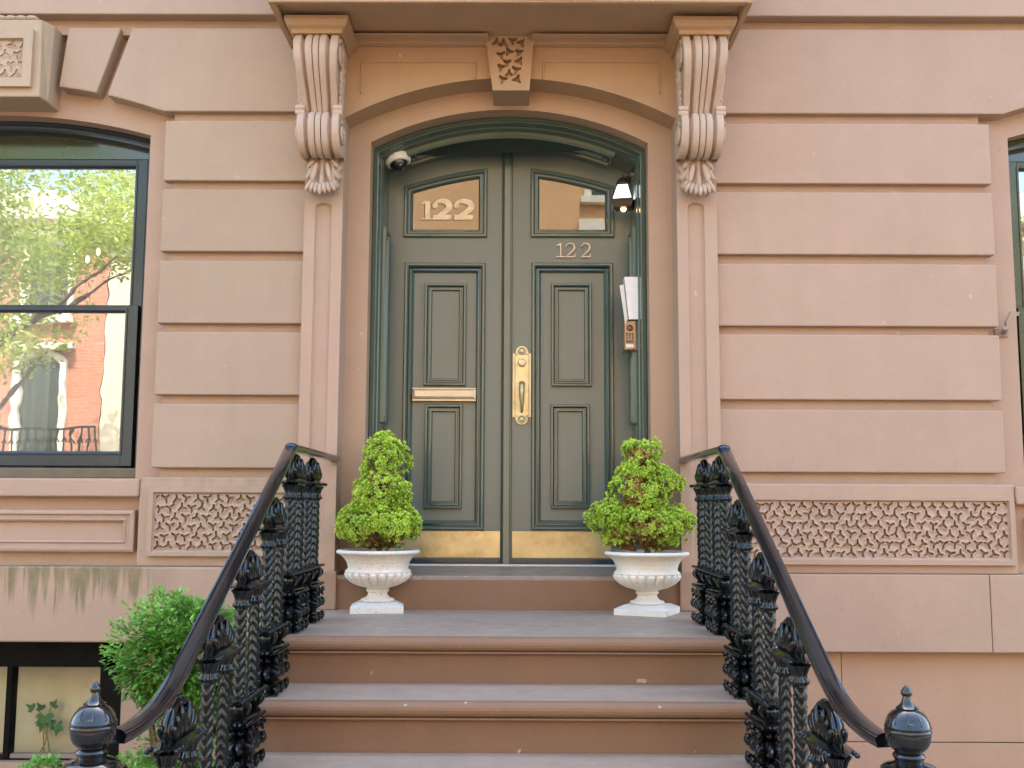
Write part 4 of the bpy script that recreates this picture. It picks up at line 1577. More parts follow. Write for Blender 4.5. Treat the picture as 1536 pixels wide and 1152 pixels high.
proto = {}
for side in (-1, 1):
    lab = ('black iron stair railing on the left of the steps, beside the round green shrub' if side < 0
           else 'black iron stair railing on the right of the steps, beside the plain brown wall')
    R_ = thing('stair_railing', lab, 'railing', (side * RXX, 0, Z_LAND), 0, 'black iron railings along the stoop')
    nx = .045 * 1
    hr = MB()
    zr_ = ZR - Z_LAND
    sl = RISE / TREAD
    path = [(0, YP + .0, zr_), (0, YC, zr_)]
    yA, yB = -2.23, -2.58
    path += [(0, YC - (YC - yA) * t, zr_ - sl * (YC - yA) * t) for t in (.25, .5, .75, 1)]
    zA = zr_ - sl * (YC - yA)
    for k_ in range(1, 11):
        t = k_ / 10
        yy = yA + (yB - yA) * t
        path.append((side * .028 * t * t, yy, zA - (yA - yB) * (sl * t - (sl - .02) * t * t / 2)))
    zN = path[-1][2]
    hr.sweep(path, rail_prof)
    hr.ball((0, YC, zr_ + .002), .025, .024, .015, 16, 8)
    hr.build('handrail', M_RAIL, R_, smooth=True, angle=35)
    # newel post
    nw = MB()
    ox, oy = side * .052, -2.65
    pw = .070
    zc = zN - .055
    base = -Z_LAND + .03
    nw.box(ox - pw, ox + pw, oy - pw, oy + pw, base, base + .16)
    nw.box(ox - pw + .012, ox + pw - .012, oy - pw + .012, oy + pw - .012, base + .16, zc - .24)
    nw.box(ox - pw, ox + pw, oy - pw, oy + pw, zc - .24, zc - .055)
    # chamfered shoulder: square to octagon
    a, o8 = pw, pw * .62
    V = [(ox + sx * a, oy + sy * a, zc - .055) for sx, sy in ((-1, -1), (1, -1), (1, 1), (-1, 1))]
    oct_ = [(-o8 * .62, -o8 * 1.12), (o8 * .62, -o8 * 1.12), (o8 * 1.12, -o8 * .62), (o8 * 1.12, o8 * .62), (o8 * .62, o8 * 1.12), (-o8 * .62, o8 * 1.12), (-o8 * 1.12, o8 * .62), (-o8 * 1.12, -o8 * .62)]
    oct_ = [(x * 1.3, y * 1.3) for x, y in oct_]
    V += [(ox + x, oy + y, zc) for x, y in oct_]
    nw.raw(V, [(0, 1, 5, 4), (1, 6, 5), (1, 2, 7, 6), (2, 8, 7), (2, 3, 9, 8), (3, 10, 9), (3, 0, 11, 10), (0, 4, 11), tuple(range(4, 12))])
    po = nw.build('newel_post', M_IRON, R_, bevel=.003)
    fn_ = MB()
    fn_.lathe([(.060, 0), (.066, .004), (.066, .012), (.060, .018), (.052, .022), (.036, .026), (.032, .030), (.036, .036), (.0385, .041), (.036, .046), (.030, .050), (.036, .054),
               (.046, .064), (.0515, .076), (.0535, .090), (.0535, .096), (.0548, .0975), (.0555, .100), (.0548, .1025), (.0535, .104), (.0535, .1065), (.0548, .108), (.0548, .111), (.053, .113), (.050, .124), (.044, .135), (.034, .145), (.0255, .150),
               (.0265, .152), (.0265, .154), (.020, .158), (.014, .165), (.0105, .174), (.0095, .181), (.012, .183), (.0135, .187), (.0125, .193), (.008, .200), (.003, .205), (.0004, .207)], 48, at=(ox, oy, zc + .0005), cap=False, M=Matrix.Scale(.88, 3))
    for k_ in range(10):                       # scored petals on the upper half of the ball
        t0, t1 = 2 * pi * k_ / 10, 2 * pi * (k_ + 1) / 10
        lo_ = []
        for q in range(9):
            tt = t0 + (t1 - t0) * q / 8
            zz = .120 + .006 * sin(pi * q / 8)
            rr = .0515 - (.0012 + .0035 * sin(pi * q / 8))
            lo_.append((ox + .88 * (rr + .0006) * cos(tt), oy + .88 * (rr + .0006) * sin(tt), zc + .88 * zz))
        fn_.tube(lo_, .0011, 5)
        fn_.tube([(ox + .88 * r0 * cos(t0), oy + .88 * r0 * sin(t0), zc + .88 * z0) for r0, z0 in ((.0521, .118), (.0506, .124), (.0448, .135), (.0348, .145))], .0011, 5)
    f_ = fn_.build('finial', M_BALL, po, smooth=True, angle=40)
    # one baluster casting for each tread, two on the landing
    spots = [(-.225, 0), (-.225 - .40, 0)] if False else [(-.525, 0), (-.525 - TREAD, 0)]
    y, zz = -1.03 - TREAD * .5, -RISE
    for k_ in range(4):
        spots.append((y, zz))
        y -= TREAD
        zz -= RISE
    for (y, zz) in spots:
        if 'u' not in proto:
            u = unit_base().build('baluster', M_IRON, R_, smooth=True, angle=45)
            Q_UP.build('shaft', M_IRON, u, smooth=True, angle=60).location = (0, -U_LEN / 4, 0)
            Q_DN.build('shaft', M_IRON, u, smooth=True, angle=60).location = (0, U_LEN / 4, 0)
            unit_capital().build('capital', M_IRON, u, smooth=True, angle=45)
            unit_crest().build('leaf_crest', M_IRON, u, smooth=True, angle=60)
            proto['u'] = u
        else:
            u = copy_tree(proto['u'], R_)
        u.location = (side * .010, y, zz)

# ------------------------------------------------------------------ urns and clipped conifers
def urn_mesh():
    m = MB()
    prof = [(.060, .046), (.074, .050), (.078, .056), (.074, .063), (.058, .068), (.047, .080), (.043, .092), (.047, .098), (.052, .102), (.052, .107), (.047, .112), (.056, .118),
            (.092, .130), (.122, .148), (.140, .168), (.147, .186), (.147, .196), (.150, .200), (.147, .206), (.138, .212), (.137, .222), (.142, .242), (.152, .262), (.168, .280), (.182, .287), (.1895, .292), (.1905, .300), (.186, .306), (.176, .308),
            (.166, .304), (.158, .290), (.150, .272)]
    def md(p, z):
        if .116 < z < .197:
            k = min(1, (z - .116) / .02, (.197 - z) / .012)
            return 1 + .12 * k * (abs(cos(11 * p)) ** .6 - .6)
        return 1
    fine = []
    for (r0, z0), (r1, z1) in zip(prof, prof[1:]):
        k_ = max(1, int(abs(z1 - z0) / .004))
        fine += [(r0 + (r1 - r0) * i / k_, z0 + (z1 - z0) * i / k_) for i in range(k_)]
    m.lathe(fine + [prof[-1]], 176, mod=md, cap=False)
    m.lathe([(.06, .0465), (.06, .047)], 12)
    # square foot with weathered edge
    a, b = .118, .084
    m.raw([(x * a, y * a, z) for z in (0, .030) for x, y in ((-1, -1), (1, -1), (1, 1), (-1, 1))] + [(x * b, y * b, .048) for x, y in ((-1, -1), (1, -1), (1, 1), (-1, 1))],
          [(3, 2, 1, 0)] + [(j * 4 + i, j * 4 + (i + 1) % 4, j * 4 + 4 + (i + 1) % 4, j * 4 + 4 + i) for j in (0, 1) for i in range(4)] + [(8, 9, 10, 11)])
    return m


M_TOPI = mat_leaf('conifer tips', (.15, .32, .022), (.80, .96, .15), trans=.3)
M_DRY = mat_leaf('dry needles', (.26, .15, .04), (.70, .50, .17), trans=.2)
M_TWIG = mat_plain('dry brown twigs', (.24, .14, .055), .9, .35, 30, .3)
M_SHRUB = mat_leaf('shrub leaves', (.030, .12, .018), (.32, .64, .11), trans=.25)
M_VINE = mat_leaf('ivy leaves', (.045, .16, .04), (.14, .34, .09), trans=.3)


def tuft(mb, c, d, r, n, tint, rr):
    """a bud of short needles pointing out along d"""
    d = d.normalized()
    s = d.cross(Vector((0, 0, 1)))
    if s.length < .05:
        s = d.cross(Vector((1, 0, 0)))
    s.normalize()
    u = s.cross(d)
    for k in range(n):
        a = rr.uniform(0, 2 * pi)
        el = rr.random() ** .6 * 1.35
        q = (d * cos(el) + (s * cos(a) + u * sin(a)) * sin(el)).normalized()
        L = r * rr.uniform(.75, 1.2)
        w = q.cross(d + Vector((.01, .02, .03))).normalized() * (L * .17)
        tip = c + q * L
        mid = c + q * L * .55
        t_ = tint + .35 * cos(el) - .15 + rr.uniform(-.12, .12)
        mb.face([c, mid + w, mid - w], tint=max(0, min(1, t_ - .35)))
        mb.face([mid + w, tip, mid - w], tint=max(0, min(1, t_ + .22)))


def conifer(loc, label, tiers, seed, bald, group):
    """tiers: (cx, cy, z, rx, rz); bald(p) -> chance that a bud is missing"""
    rr = random.Random(seed)
    root = thing('clipped_conifer', label, 'potted plant', loc, 0, group)
    tr = MB()
    H = max(t[2] + t[4] for t in tiers)
    tr.tube([(0, 0, -.03), (.004, 0, .03), (-.004, .003, .12), (.004, -.003, .25), (0, 0, H * .9)], [.017, .014, .012, .009, .004], 8)
    br = MB()
    for t in tiers:
        for k in range(int(40 + 2400 * t[3] * t[4] * 2)):
            p = Vector((rr.gauss(0, 1), rr.gauss(0, 1), rr.gauss(0, .9))).normalized()
            e = Vector((t[0], t[1], t[2])) + Vector((p.x * t[3], p.y * t[3], p.z * t[4])) * rr.uniform(.72, .97)
            b = Vector((t[0] * .35, t[1] * .35, max(.02, e.z - .10 - .3 * hypot(e.x, e.y))))
            if e.z < .03: continue
            w = Vector((rr.uniform(-1, 1), rr.uniform(-1, 1), rr.uniform(-1, 1))).normalized() * .0021
            mdp = (b + e) / 2 + Vector((rr.uniform(-.012, .012), rr.uniform(-.012, .012), rr.uniform(-.01, .004)))
            br.face([b - w, b + w, mdp + w * .8, mdp - w * .8])
            br.face([mdp - w * .8, mdp + w * .8, e])
            for q in range(2):
                o = mdp.lerp(e, rr.uniform(.3, .9))
                e2 = o + Vector((rr.uniform(-1, 1), rr.uniform(-1, 1), rr.uniform(-.4, 1))) * .022
                br.face([o - w * .6, o + w * .6, e2])
    tr.build('trunk', M_BARK, root, smooth='all')
    br.build('twigs', M_TWIG, root)
    lf, dry = MB(), MB()
    for ti, t in enumerate(tiers):
        n = int(13500 * t[3] * (t[3] + t[4]) * 2)
        for k in range(n):
            p = Vector((rr.gauss(0, 1), rr.gauss(0, 1), rr.gauss(0, 1))).normalized()
            c = Vector((t[0], t[1], t[2])) + Vector((p.x * t[3], p.y * t[3], p.z * t[4]))
            if c.z < .035: continue
            dn_ = Vector((p.x / t[3], p.y / t[3], p.z / t[4])).normalized()
            nn = noise.noise(c * 14 + Vector((seed, 0, 0)))
            c += dn_ * (nn * .040 - rr.random() ** 2 * .03)
            # inside another tier?
            if any(j != ti and ((c.x - o[0]) / o[3]) ** 2 + ((c.y - o[1]) / o[3]) ** 2 + ((c.z - o[2]) / o[4]) ** 2 < .72 for j, o in enumerate(tiers)):
                continue
            if rr.random() < bald(c, nn):
                if rr.random() < .8:
                    tuft(dry, c - dn_ * .016, dn_ + Vector((0, 0, .1)), .018, 9, .4 + .35 * noise.noise(c * 12), rr)
                continue
            if p.z < -.35 and rr.random() < .55: continue
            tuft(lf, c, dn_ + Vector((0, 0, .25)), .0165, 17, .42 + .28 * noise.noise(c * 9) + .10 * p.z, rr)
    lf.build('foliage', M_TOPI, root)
    dry.build('dry_needles', M_DRY, root)
    return root


g_u = 'white urns at either side of the door'
g_c = 'clipped conifers in the white urns'
um = None
for k, (px, py, lab) in enumerate(((566, 921, 'white stone urn on the landing left of the door, its bowl speckled grey'),
                                    (971, 925, 'white stone urn on the landing right of the door, its fluted bowl clean'))):
    gp = at(px, py - 4, -.30)
    p = CAM + (gp - CAM) * ((Z_LAND - CAM.z) / (gp.z - CAM.z))
    if um is None:
        u0 = urn_mesh()
        u = u0.build('urn', M_URN[0], None, smooth=True, angle=50)
        um = u
    else:
        u = um.copy()
        u.data = um.data.copy()
        COL.objects.link(u)
        u.data.materials[0] = M_URN[1]
    tag(u, lab, 'urn', g_u)
    u.location = (p.x, p.y, Z_LAND + .001)
    u.rotation_euler = (0, 0, radians((6, -24)[k]))
    u.scale = (1.0, 1.0, .90)
    s = MB()
    rs = random.Random(k)
    s.grid(lambda a, b: ((.157 * b) * cos(2 * pi * a), (.157 * b) * sin(2 * pi * a), .287 + .008 * noise.noise(Vector((b * 9 * cos(2 * pi * a), b * 9 * sin(2 * pi * a), k)))), 28, 8, closed_u=True)
    so = s.build('soil', M_SOIL, u, smooth='all')
    top = (p.x, p.y, Z_LAND + .258)
    if k == 0:
        conifer(top, 'bright green conifer clipped in two dense tiers in the left urn', [(0, 0, .135, .185, .10), (.002, 0, .26, .128, .125), (.02, .0, .425, .094, .135), (-.10, .02, .11, .10, .05), (.12, .0, .15, .075, .06)], 5,
                lambda c, nn: (.55 if .34 < c.z < .37 and c.x > -.03 and c.y < .05 else 0) + (.55 if c.z < .07 and abs(c.x) < .13 else 0), g_c)
    else:
        def bald(c, nn):
            b = .05
            if .41 < c.z < .48 and c.x < .03: b = .7
            if .22 < c.z < .36 and c.x < -.03 and c.x > -.11 and nn > -.1: b = .75
            if .05 < c.z < .16 and -.11 < c.x < .07 and c.y < .06: b = .62
            if .22 < c.z < .29 and c.x > .08: b = .7
            return b
        conifer(top, 'straggly conifer with brown bare patches in the right urn', [(-.025, 0, .47, .085, .060), (-.02, 0, .39, .092, .085), (.07, 0, .325, .078, .085), (-.055, 0, .30, .105, .10), (.0, -.03, .265, .085, .105), (-.165, 0, .165, .090, .075), (-.13, .02, .07, .07, .035), (.12, 0, .15, .09, .085), (0, 0, .14, .15, .09), (.10, -.03, .06, .045, .04)], 9, bald, g_c)

# ------------------------------------------------------------------ shrub left of the stoop
def shrub():
    c0 = at(263, 976, -1.05)
    root = thing('leafy_shrub', 'round bright green shrub growing beside the steps behind the left railing', 'shrub', (c0.x, c0.y, .03))
    rr = random.Random(21)
    cz = c0.z - .03
    st = MB()
    for k in range(9):
        a = rr.uniform(0, 2 * pi)
        e = (.16 * cos(a), .12 * sin(a), cz + rr.uniform(-.12, .1))
        st.tube([(.03 * cos(a), .03 * sin(a), -.05), (.05 * cos(a + 1), .05 * sin(a + 1), cz * .4), (.08 * cos(a), .08 * sin(a), cz * .75), e], [.012, .010, .008, .003], 6)
    st.build('stem', M_BARK, root, smooth='all')
    lf = MB()
    blobs = [(-.01, 0, cz + .0, .205, .205), (-.05, .0, cz - .06, .16, .12), (.11, -.02, cz - .07, .17, .15), (.12, -.04, cz - .20, .10, .10), (.08, -.03, cz + .07, .17, .12), (-.02, -.06, cz - .48, .26, .13), (.12, -.12, cz - .36, .13, .09), (.15, -.18, cz - .50, .14, .10), (-.20, -.2, cz - .46, .10, .05), (.02, -.02, cz - .30, .13, .10), (-.42, -.10, cz - .41, .08, .055)]
    for bi, b in enumerate(blobs):
        n = int(125000 * b[3] * b[4])
        if bi in (6, 8, 9): n = int(n * .45)
        for k in range(n):
            p = Vector((rr.gauss(0, 1), rr.gauss(0, 1), rr.gauss(0, 1))).normalized()
            f = rr.random() ** .33
            if f < .5: continue
            rad = 1 + .28 * noise.noise(p * 3.6 + Vector((bi, 4, 0)))
            c = Vector(b[:3]) + Vector((p.x * b[3], p.y * b[3] * .85, p.z * b[4])) * f * rad
            d = (p * .8 + Vector((rr.uniform(-1, 1), rr.uniform(-1, 1), rr.uniform(-.3, .7)))).normalized()
            L = rr.uniform(.018, .032)
            s = d.cross(Vector((rr.uniform(-.3, .3), rr.uniform(-.3, .3), 1))).normalized() * L * .27
            dr_ = Vector((0, 0, -L * .12))
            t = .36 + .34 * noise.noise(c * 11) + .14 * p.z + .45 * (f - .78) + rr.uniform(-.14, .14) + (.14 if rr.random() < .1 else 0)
            lf.face([c, c + d * L * .45 + s, c + d * L + dr_, c + d * L * .45 - s], tint=max(0, min(1, t)))
    for k in range(26):                       # shoots standing out of the clipped outline
        a = rr.uniform(0, 2 * pi)
        p = Vector((cos(a), rr.uniform(-.8, .3), abs(sin(a)) * rr.uniform(.2, 1))).normalized()
        c = Vector((0, 0, cz)) + p * .20
        for q in range(7):
            o = c + p * (.009 * q)
            for sg in (-1, 1):
                d = (p + Vector((rr.uniform(-1, 1), rr.uniform(-1, 1), rr.uniform(-1, 1))) * .9).normalized()
                s = d.cross(p + Vector((.02, .01, .03))).normalized() * .005
                lf.face([o, o + d * .009 + s, o + d * .019, o + d * .009 - s], tint=rr.uniform(.5, .95))
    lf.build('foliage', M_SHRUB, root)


shrub()


def ivy():
    g = at(66, 1134, .30)
    root = thing('ivy_plant', 'small ivy with pale stems standing behind the low basement window', 'plant', (g.x, g.y, g.z))
    k = (.30 - CAM.y) / FPX
    def P(px, py): return Vector(((px - 66) * k, 0, (1134 - py) * k))
    st = MB()
    for pts in ([(66, 1136), (64, 1118), (62, 1100), (66, 1085), (71, 1062)], [(75, 1134), (70, 1112), (64, 1098), (68, 1082)], [(57, 1133), (66, 1118), (68, 1096), (60, 1078), (50, 1068)]):
        st.tube([P(*q) + Vector((0, .004 * i, 0)) for i, q in enumerate(pts)], .0035, 6)
    st.build('stem', mat_plain('pale stem', (.42, .32, .10), .6), root, smooth='all')
    lf = MB()
    rr = random.Random(3)
    for px, py, an, s in ((50, 1067, 150, 15), (60, 1076, 250, 18), (68, 1075, 300, 19), (72, 1066, 60, 15), (60, 1088, 255, 16), (72, 1084, 280, 16), (84, 1088, 330, 15), (81, 1092, 265, 17), (66, 1082, 200, 18), (57, 1070, 120, 14)):
        c = P(px, py) + Vector((0, rr.uniform(-.03, .03), 0))
        a = radians(an)
        d = Vector((cos(a), rr.uniform(-.4, .2), sin(a)))
        s_ = Vector((-sin(a), rr.uniform(-.3, .3), cos(a)))
        L = s * k
        tin = rr.uniform(0, 1)
        O = [(0, 0), (.05, .42), (.38, .50), (.42, .22), (1, 0), (.42, -.22), (.38, -.50), (.05, -.42)]
        q = [c + d * (L * x) + s_ * (L * y) for x, y in O]
        lf.face(q, tint=tin)
    lf.build('foliage', M_VINE, root)


ivy()

# ------------------------------------------------------------------ fittings round the door
def camera_dome():
    c = at(597, 241, .36)
    r = thing('security_camera', 'white dome security camera in the upper left corner of the doorway', 'camera', c)
    M = (Matrix.Rotation(radians(-14), 3, 'Y') @ Matrix.Rotation(radians(-9), 3, 'X'))
    m = MB()
    m.lathe([(.058, .040), (.066, .036), (.068, .026), (.068, -.004), (.065, -.014), (.056, -.020), (.050, -.020), (.048, -.014)], 40, M=M)
    for a in (200, 265, 330):
        q = M @ Vector((.068 * cos(radians(a)), .068 * sin(radians(a)), .008))
        m.ball((q.x, q.y, q.z), .006, .006, .007, 8, 5)
    m.build('housing', M_WHITE, r, smooth=True, angle=50)
    m = MB()
    m.lathe([(.0475, -.016)] + [(.0475 * cos(t * pi / 20), -.016 - .040 * sin(t * pi / 20)) for t in range(1, 11)], 32, M=M, cap=False)
    m.build('dome', M_BLACK, r, smooth='all')
    m = MB()
    q = M @ Vector((.004, -.028, -.036))
    m.ball(q, .016, .010, .010, 12, 8)
    m.build('lens', mat_plain('lens bezel', (.35, .35, .33), .2), r, smooth='all')
    # cast mount up to the soffit
    m = MB()
    q = M @ Vector((0, 0, 0))
    zt = arcI.z(c.x) - c.z
    m.lathe([(.052, .036), (.060, .044), (.062, .075), (.062, zt + .03)], 32)
    m.build('mount', M_JAMB, r, smooth=True)


camera_dome()


def lantern():
    c = at(935, 292, .40)
    r = thing('wall_lantern', 'small dark lantern with white glass panes at the upper right of the doorway', 'lantern', c)
    m = MB()
    s2 = sqrt(2)
    zt, zb = .050, -.036
    rt, rb = .034 * s2 * .82, .058 * s2 * .92
    rot = radians(45 - 14)

    def ring(rad, z): return [(rad * cos(rot + i * pi / 2), rad * sin(rot + i * pi / 2), z) for i in range(4)]
    T, B = ring(rt, zt), ring(rb, zb)
    gl = MB()
    t2, b2 = ring(rt * .93, zt), ring(rb * .93, zb)
    for i in range(4):
        gl.face([b2[i], b2[(i + 1) % 4], t2[(i + 1) % 4], t2[i]])
    gl.build('glass_shade', M_LAMPGLASS, r)
    for i in range(4):
        m.tube([B[i], T[i]], .0032, 6)
        m.tube([B[i], B[(i + 1) % 4]], .0036, 6)
        m.tube([T[i], T[(i + 1) % 4]], .003, 6)
        m.ball(B[i], .005)
    B2 = ring(rb * 1.06, zb - .012)
    B3 = ring(rb * .86, zb - .040)
    for i in range(4):
        j = (i + 1) % 4
        m.face([B2[i], B2[j], B[j], B[i]])
        m.face([B3[i], B3[j], B2[j], B2[i]])
    m.face(B3[::-1])
    m.lathe([(.034, zt), (.040, zt + .006), (.036, zt + .016), (.030, zt + .026), (.026, zt + .034), (.014, zt + .040), (.005, zt + .046), (.006, zt + .054), (.001, zt + .060)], 24)
    xj = dr - c.x
    m.tube(catmull([(0, 0, zt + .030), (.028, .005, zt + .024), (.055, .01, zt + .040), (xj - .004, .014, zt + .062)], 5), .0085, 8)
    m.lathe([(.001, -.012), (.030, -.012), (.034, -.004), (.034, .004)], 24, at=(xj - .004, .014, zt + .058), M=Matrix.Rotation(radians(90), 3, 'Y').to_3x3())
    m.ball((xj - .030, .012, zt + .030), .020, .018, .026, 10, 6)
    m.build('frame', M_BRONZE, r, smooth=True, angle=40)
    m = MB()
    m.ball((0, 0, zb - .036), .016, .016, .020, 12, 8)
    m.build('bulb', M_BULB, r, smooth='all')


lantern()


def steel_box():
    Yf = .285
    c = at(947, 447, Yf)
    r = thing('steel_box', 'white steel box with its lid flap hanging open on the right door jamb', 'box', c)
    k = (Yf - CAM.y) / FPX
    def P(px, py): return ((px - 947) * k, (447 - py) * k)
    m = MB()
    A = [P(936.5, 414), P(961, 414), P(961, 480), P(943, 480)]
    m.prism(A, 0, .075)
    m.build('body', M_STEEL, r, bevel=.002)
    m = MB()
    p0, p1 = P(935.5, 425), P(941, 490)
    v = [(P(929, 428)[0], -.006, P(929, 428)[1]), (P(935.5, 428)[0], .0, P(935, 426)[1]), (P(941, 478)[0], .0, P(941, 478)[1]), (P(937.5, 490)[0], -.006, P(937, 490)[1])]
    vb = [(x + .002, y + .010, z) for x, y, z in v]
    m.raw(v + vb, [(3, 2, 1, 0), (4, 5, 6, 7), (0, 1, 5, 4), (1, 2, 6, 5), (2, 3, 7, 6), (3, 0, 4, 7)])
    m.build('lid_flap', M_WHITE, r)
    m = MB()
    q0, q1 = P(962, 414), P(964.5, 480)
    m.box(q0[0], q1[0], .03, .08, q1[1], q0[1])
    m.build('backplate', M_STEEL, r, bevel=.001)


steel_box()


def intercom():
    Yf = .30
    c = at(945, 503, Yf)
    r = thing('intercom', 'small copper faced intercom with a keypad below the white box on the right jamb', 'intercom', c)
    k = (Yf - CAM.y) / FPX
    def P(px, py): return ((px - 945) * k, (503 - py) * k)
    m = MB()
    a, b = P(936.5, 525.5), P(953.5, 481)
    m.box(a[0], b[0] + .020, .0, .12, a[1] - .002, b[1])
    m.build('housing', M_BLACK, r, bevel=.002)
    m = MB()
    m.prism([a, (b[0], a[1] + .006), b, (a[0], b[1] - .004)], -.006, -.0002)
    m.build('face_plate', M_COPPER, r, bevel=.001)
    m = MB()
    q = P(944.5, 492)
    m.lathe([(.016, 0), (.016, .003), (.012, .005), (.010, .002), (.001, .003)], 24, at=(q[0], -.006, q[1]), M=RX90)
    m.build('lens', M_BLACK, r, smooth=True)
    m = MB()
    for i in range(3):
        for j in range(4):
            q = P(940.2 + i * 4.3, 500.6 + j * 2.6)
            m.box(q[0] - .0046, q[0] + .0046, -.0085, -.0062, q[1] - .0028, q[1] + .0028)
    q0, q1 = P(938.8, 514.5), P(950, 510.8)
    m.box(q0[0], q1[0], -.0075, -.0062, q0[1], q1[1])
    m.build('keypad', M_BLACK, r)
    m = MB()
    q0, q1 = P(938.8, 522), P(950, 517)
    m.box(q0[0], q1[0], -.0075, -.0062, q0[1], q1[1])
    m.build('name_card', M_WHITE, r)


intercom()

# ------------------------------------------------------------------ inside the left window
m = MB()
xa, xb = X(10, 500, .42), X(76, 500, .42)
m.grid(lambda u, v: (wl_c - wl_w + .05 + (xb - (wl_c - wl_w + .05)) * u, .42 + .02 * sin(u * 46), zb_l + (arcL.zs - .1 - zb_l) * v), 90, 2)
tag(m.build('curtain', mat_leaf('sheer curtain', (.62, .60, .55), (.62, .60, .55), trans=.5), None, smooth='all'), 'pale sheer curtain hanging inside the left window', 'curtain')
q = at(136, 392, 1.6)
r = thing('candle_lamp', 'two warm candle bulbs glowing inside the left window', 'lamp', q)
kk = (1.6 - CAM.y) / FPX
for i, (px, py) in enumerate(((131, 389), (147, 377))):
    m = MB()
    m.ball(((px - 136) * kk, 0, (392 - py) * kk), .012, .012, .024, 12, 8)
    m.build('bulb', M_BULB, r, smooth='all')
m = MB()
m.tube([(-.016, 0, -.6), (-.016, 0, -.02)], .012, 8)
m.tube([(-.016, 0, -.08), (.02, 0, -.06), (.038, 0, .02)], .006, 8)
m.lathe([(.09, -.62), (.02, -.58), (.012, -.5)], 20)
m.box(-.35, .35, -.2, .2, -.66, -.62)
m.box(-.33, -.29, -.18, .18, -1.5, -.66)
m.box(.29, .33, -.18, .18, -1.5, -.66)
m.build('lamp_stand', M_BRONZE, r)

# ------------------------------------------------------------------ across the street (seen in the panes)
YO = -16.6
M_SALMON = mat_brick('salmon brick', (.56, .23, .13), (.50, .19, .11), (.55, .34, .24))
M_ORANGE = mat_plain('orange stucco', (.70, .42, .21), .8, .06, 1.2, .1)
M_CREAM = mat_plain('cream stucco', (.74, .64, .46), .8, .06, 2, .1)
M_PALE = mat_plain('pale stone trim', (.78, .72, .58), .7, .06, 4, .1)
M_FARGLASS = mat_plain('dark far window', (.03, .045, .03), .06, .3, 3, .0, spec=.6)


def far_house(x0, x1, h, mat, wins, label, lint=None):
    r = thing('town_house', label, 'house', ((x0 + x1) / 2, YO, 0), 0, 'houses across the street')
    xm = (x0 + x1) / 2
    b = MB()
    b.box(x0 - xm, x1 - xm, -9, 0, -.1, h)
    b.build('wall', mat, r)
    b = MB()
    b.box(x0 - xm - .05, x1 - xm + .05, -.1, .45, h - .1, h + .5)
    b.build('cornice', M_PALE, r, bevel=.03)
    for (wx, wz, ww, wh, arch) in wins:
        g = MB()
        a = Arc(wx - xm, ww / 2, wz + wh, .14 if arch else .0001)
        P = [(wx - xm - ww / 2, wz), (wx - xm + ww / 2, wz)] + a.pts(wx - xm + ww / 2, wx - xm - ww / 2, 10)
        g.frame(P, [(-.17, -.02), (-.17, .10), (-.02, .10), (0, .05), (.0, -.0)], lambda u, v, hh: (u, hh, v), fill=False)
        g.box(wx - xm - ww / 2 - .3, wx - xm + ww / 2 + .3, 0, .26, wz + wh + (.2 if not arch else .28), wz + wh + (.45 if not arch else .40))
        g.box(wx - xm - ww / 2 - .25, wx - xm + ww / 2 + .25, 0, .20, wz - .2, wz - .05)
        o = g.build('window', M_PALE, r)
        g = MB()
        g.frame(P, [(0, .012)], lambda u, v, hh: (u, hh, v), fill=True)
        g.build('pane', M_FARGLASS, o)
    return r


W1 = [(-10.0, 2.55, .8, 1.9, True), (-12.2, 2.55, .8, 1.9, True), (-10.0, 5.5, .8, 1.4, True), (-12.2, 5.5, .8, 1.4, True)]
far_house(-14.2, -8.72, 7.6, M_SALMON, W1, 'salmon brick house across the street with arched windows')
W2 = [(-7.2, 2.2, .9, 2.0, False), (-5.6, 2.2, .9, 2.0, False), (-7.2, 5.2, .9, 1.4, False), (-5.6, 5.2, .9, 1.4, False)]
far_house(-8.7, -4.6, 7.4, M_CREAM, W2, 'cream stucco house across the street beside the salmon brick one')
W3 = [(2.45, 5.1, 1.5, 2.2, False), (-2.6, 4.2, 1.2, 1.8, False), (2.45, 1.6, 1.5, 2.0, False), (-2.6, 1.2, 1.2, 2.0, False), (2.45, 8.35, 1.5, .9, False)]
far_house(-4.58, 5.0, 9.8, M_ORANGE, W3, 'orange stucco house across the street with white window heads')
W4 = [(7.2, 2.4, 1.0, 2.0, False), (9.6, 2.4, 1.0, 2.0, False), (7.2, 5.4, 1.0, 1.4, False), (9.6, 5.4, 1.0, 1.4, False)]
far_house(5.02, 11.5, 7.6, M_SALMON, W4, 'salmon brick house across the street with square windows')


def iron_fence(x0, x1, y, z0, label):
    r = thing('iron_fence', label, 'fence', ((x0 + x1) / 2, y, z0))
    m = MB()
    L = x1 - x0
    n = int(L / .14)
    for i in range(n + 1):
        x = -L / 2 + L * i / n
        m.box(x - .014, x + .014, -.014, .014, 0, .95)
        m.tube([(x - .05, 0, .66), (x, 0, .78), (x + .05, 0, .66)], .013, 5)
    m.box(-L / 2, L / 2, -.02, .02, .92, .97)
    m.box(-L / 2, L / 2, -.012, .012, .10, .13)
    m.build('railing_panel', M_IRON, r)


iron_fence(-11.2, -8.0, -14.6, 2.0, 'thin iron railing mirrored in the left window')
m = MB()
m.box(-11.4, -7.6, -16.5, -14.5, -.1, 2.0)
tag(m.build('porch_wall', M_PALE, None, bevel=.02), 'pale stone porch base under the railing mirrored in the left window', 'wall')
M_TREE = mat_leaf('street tree leaves', (.20, .34, .05), (.74, .82, .24), trans=.5)


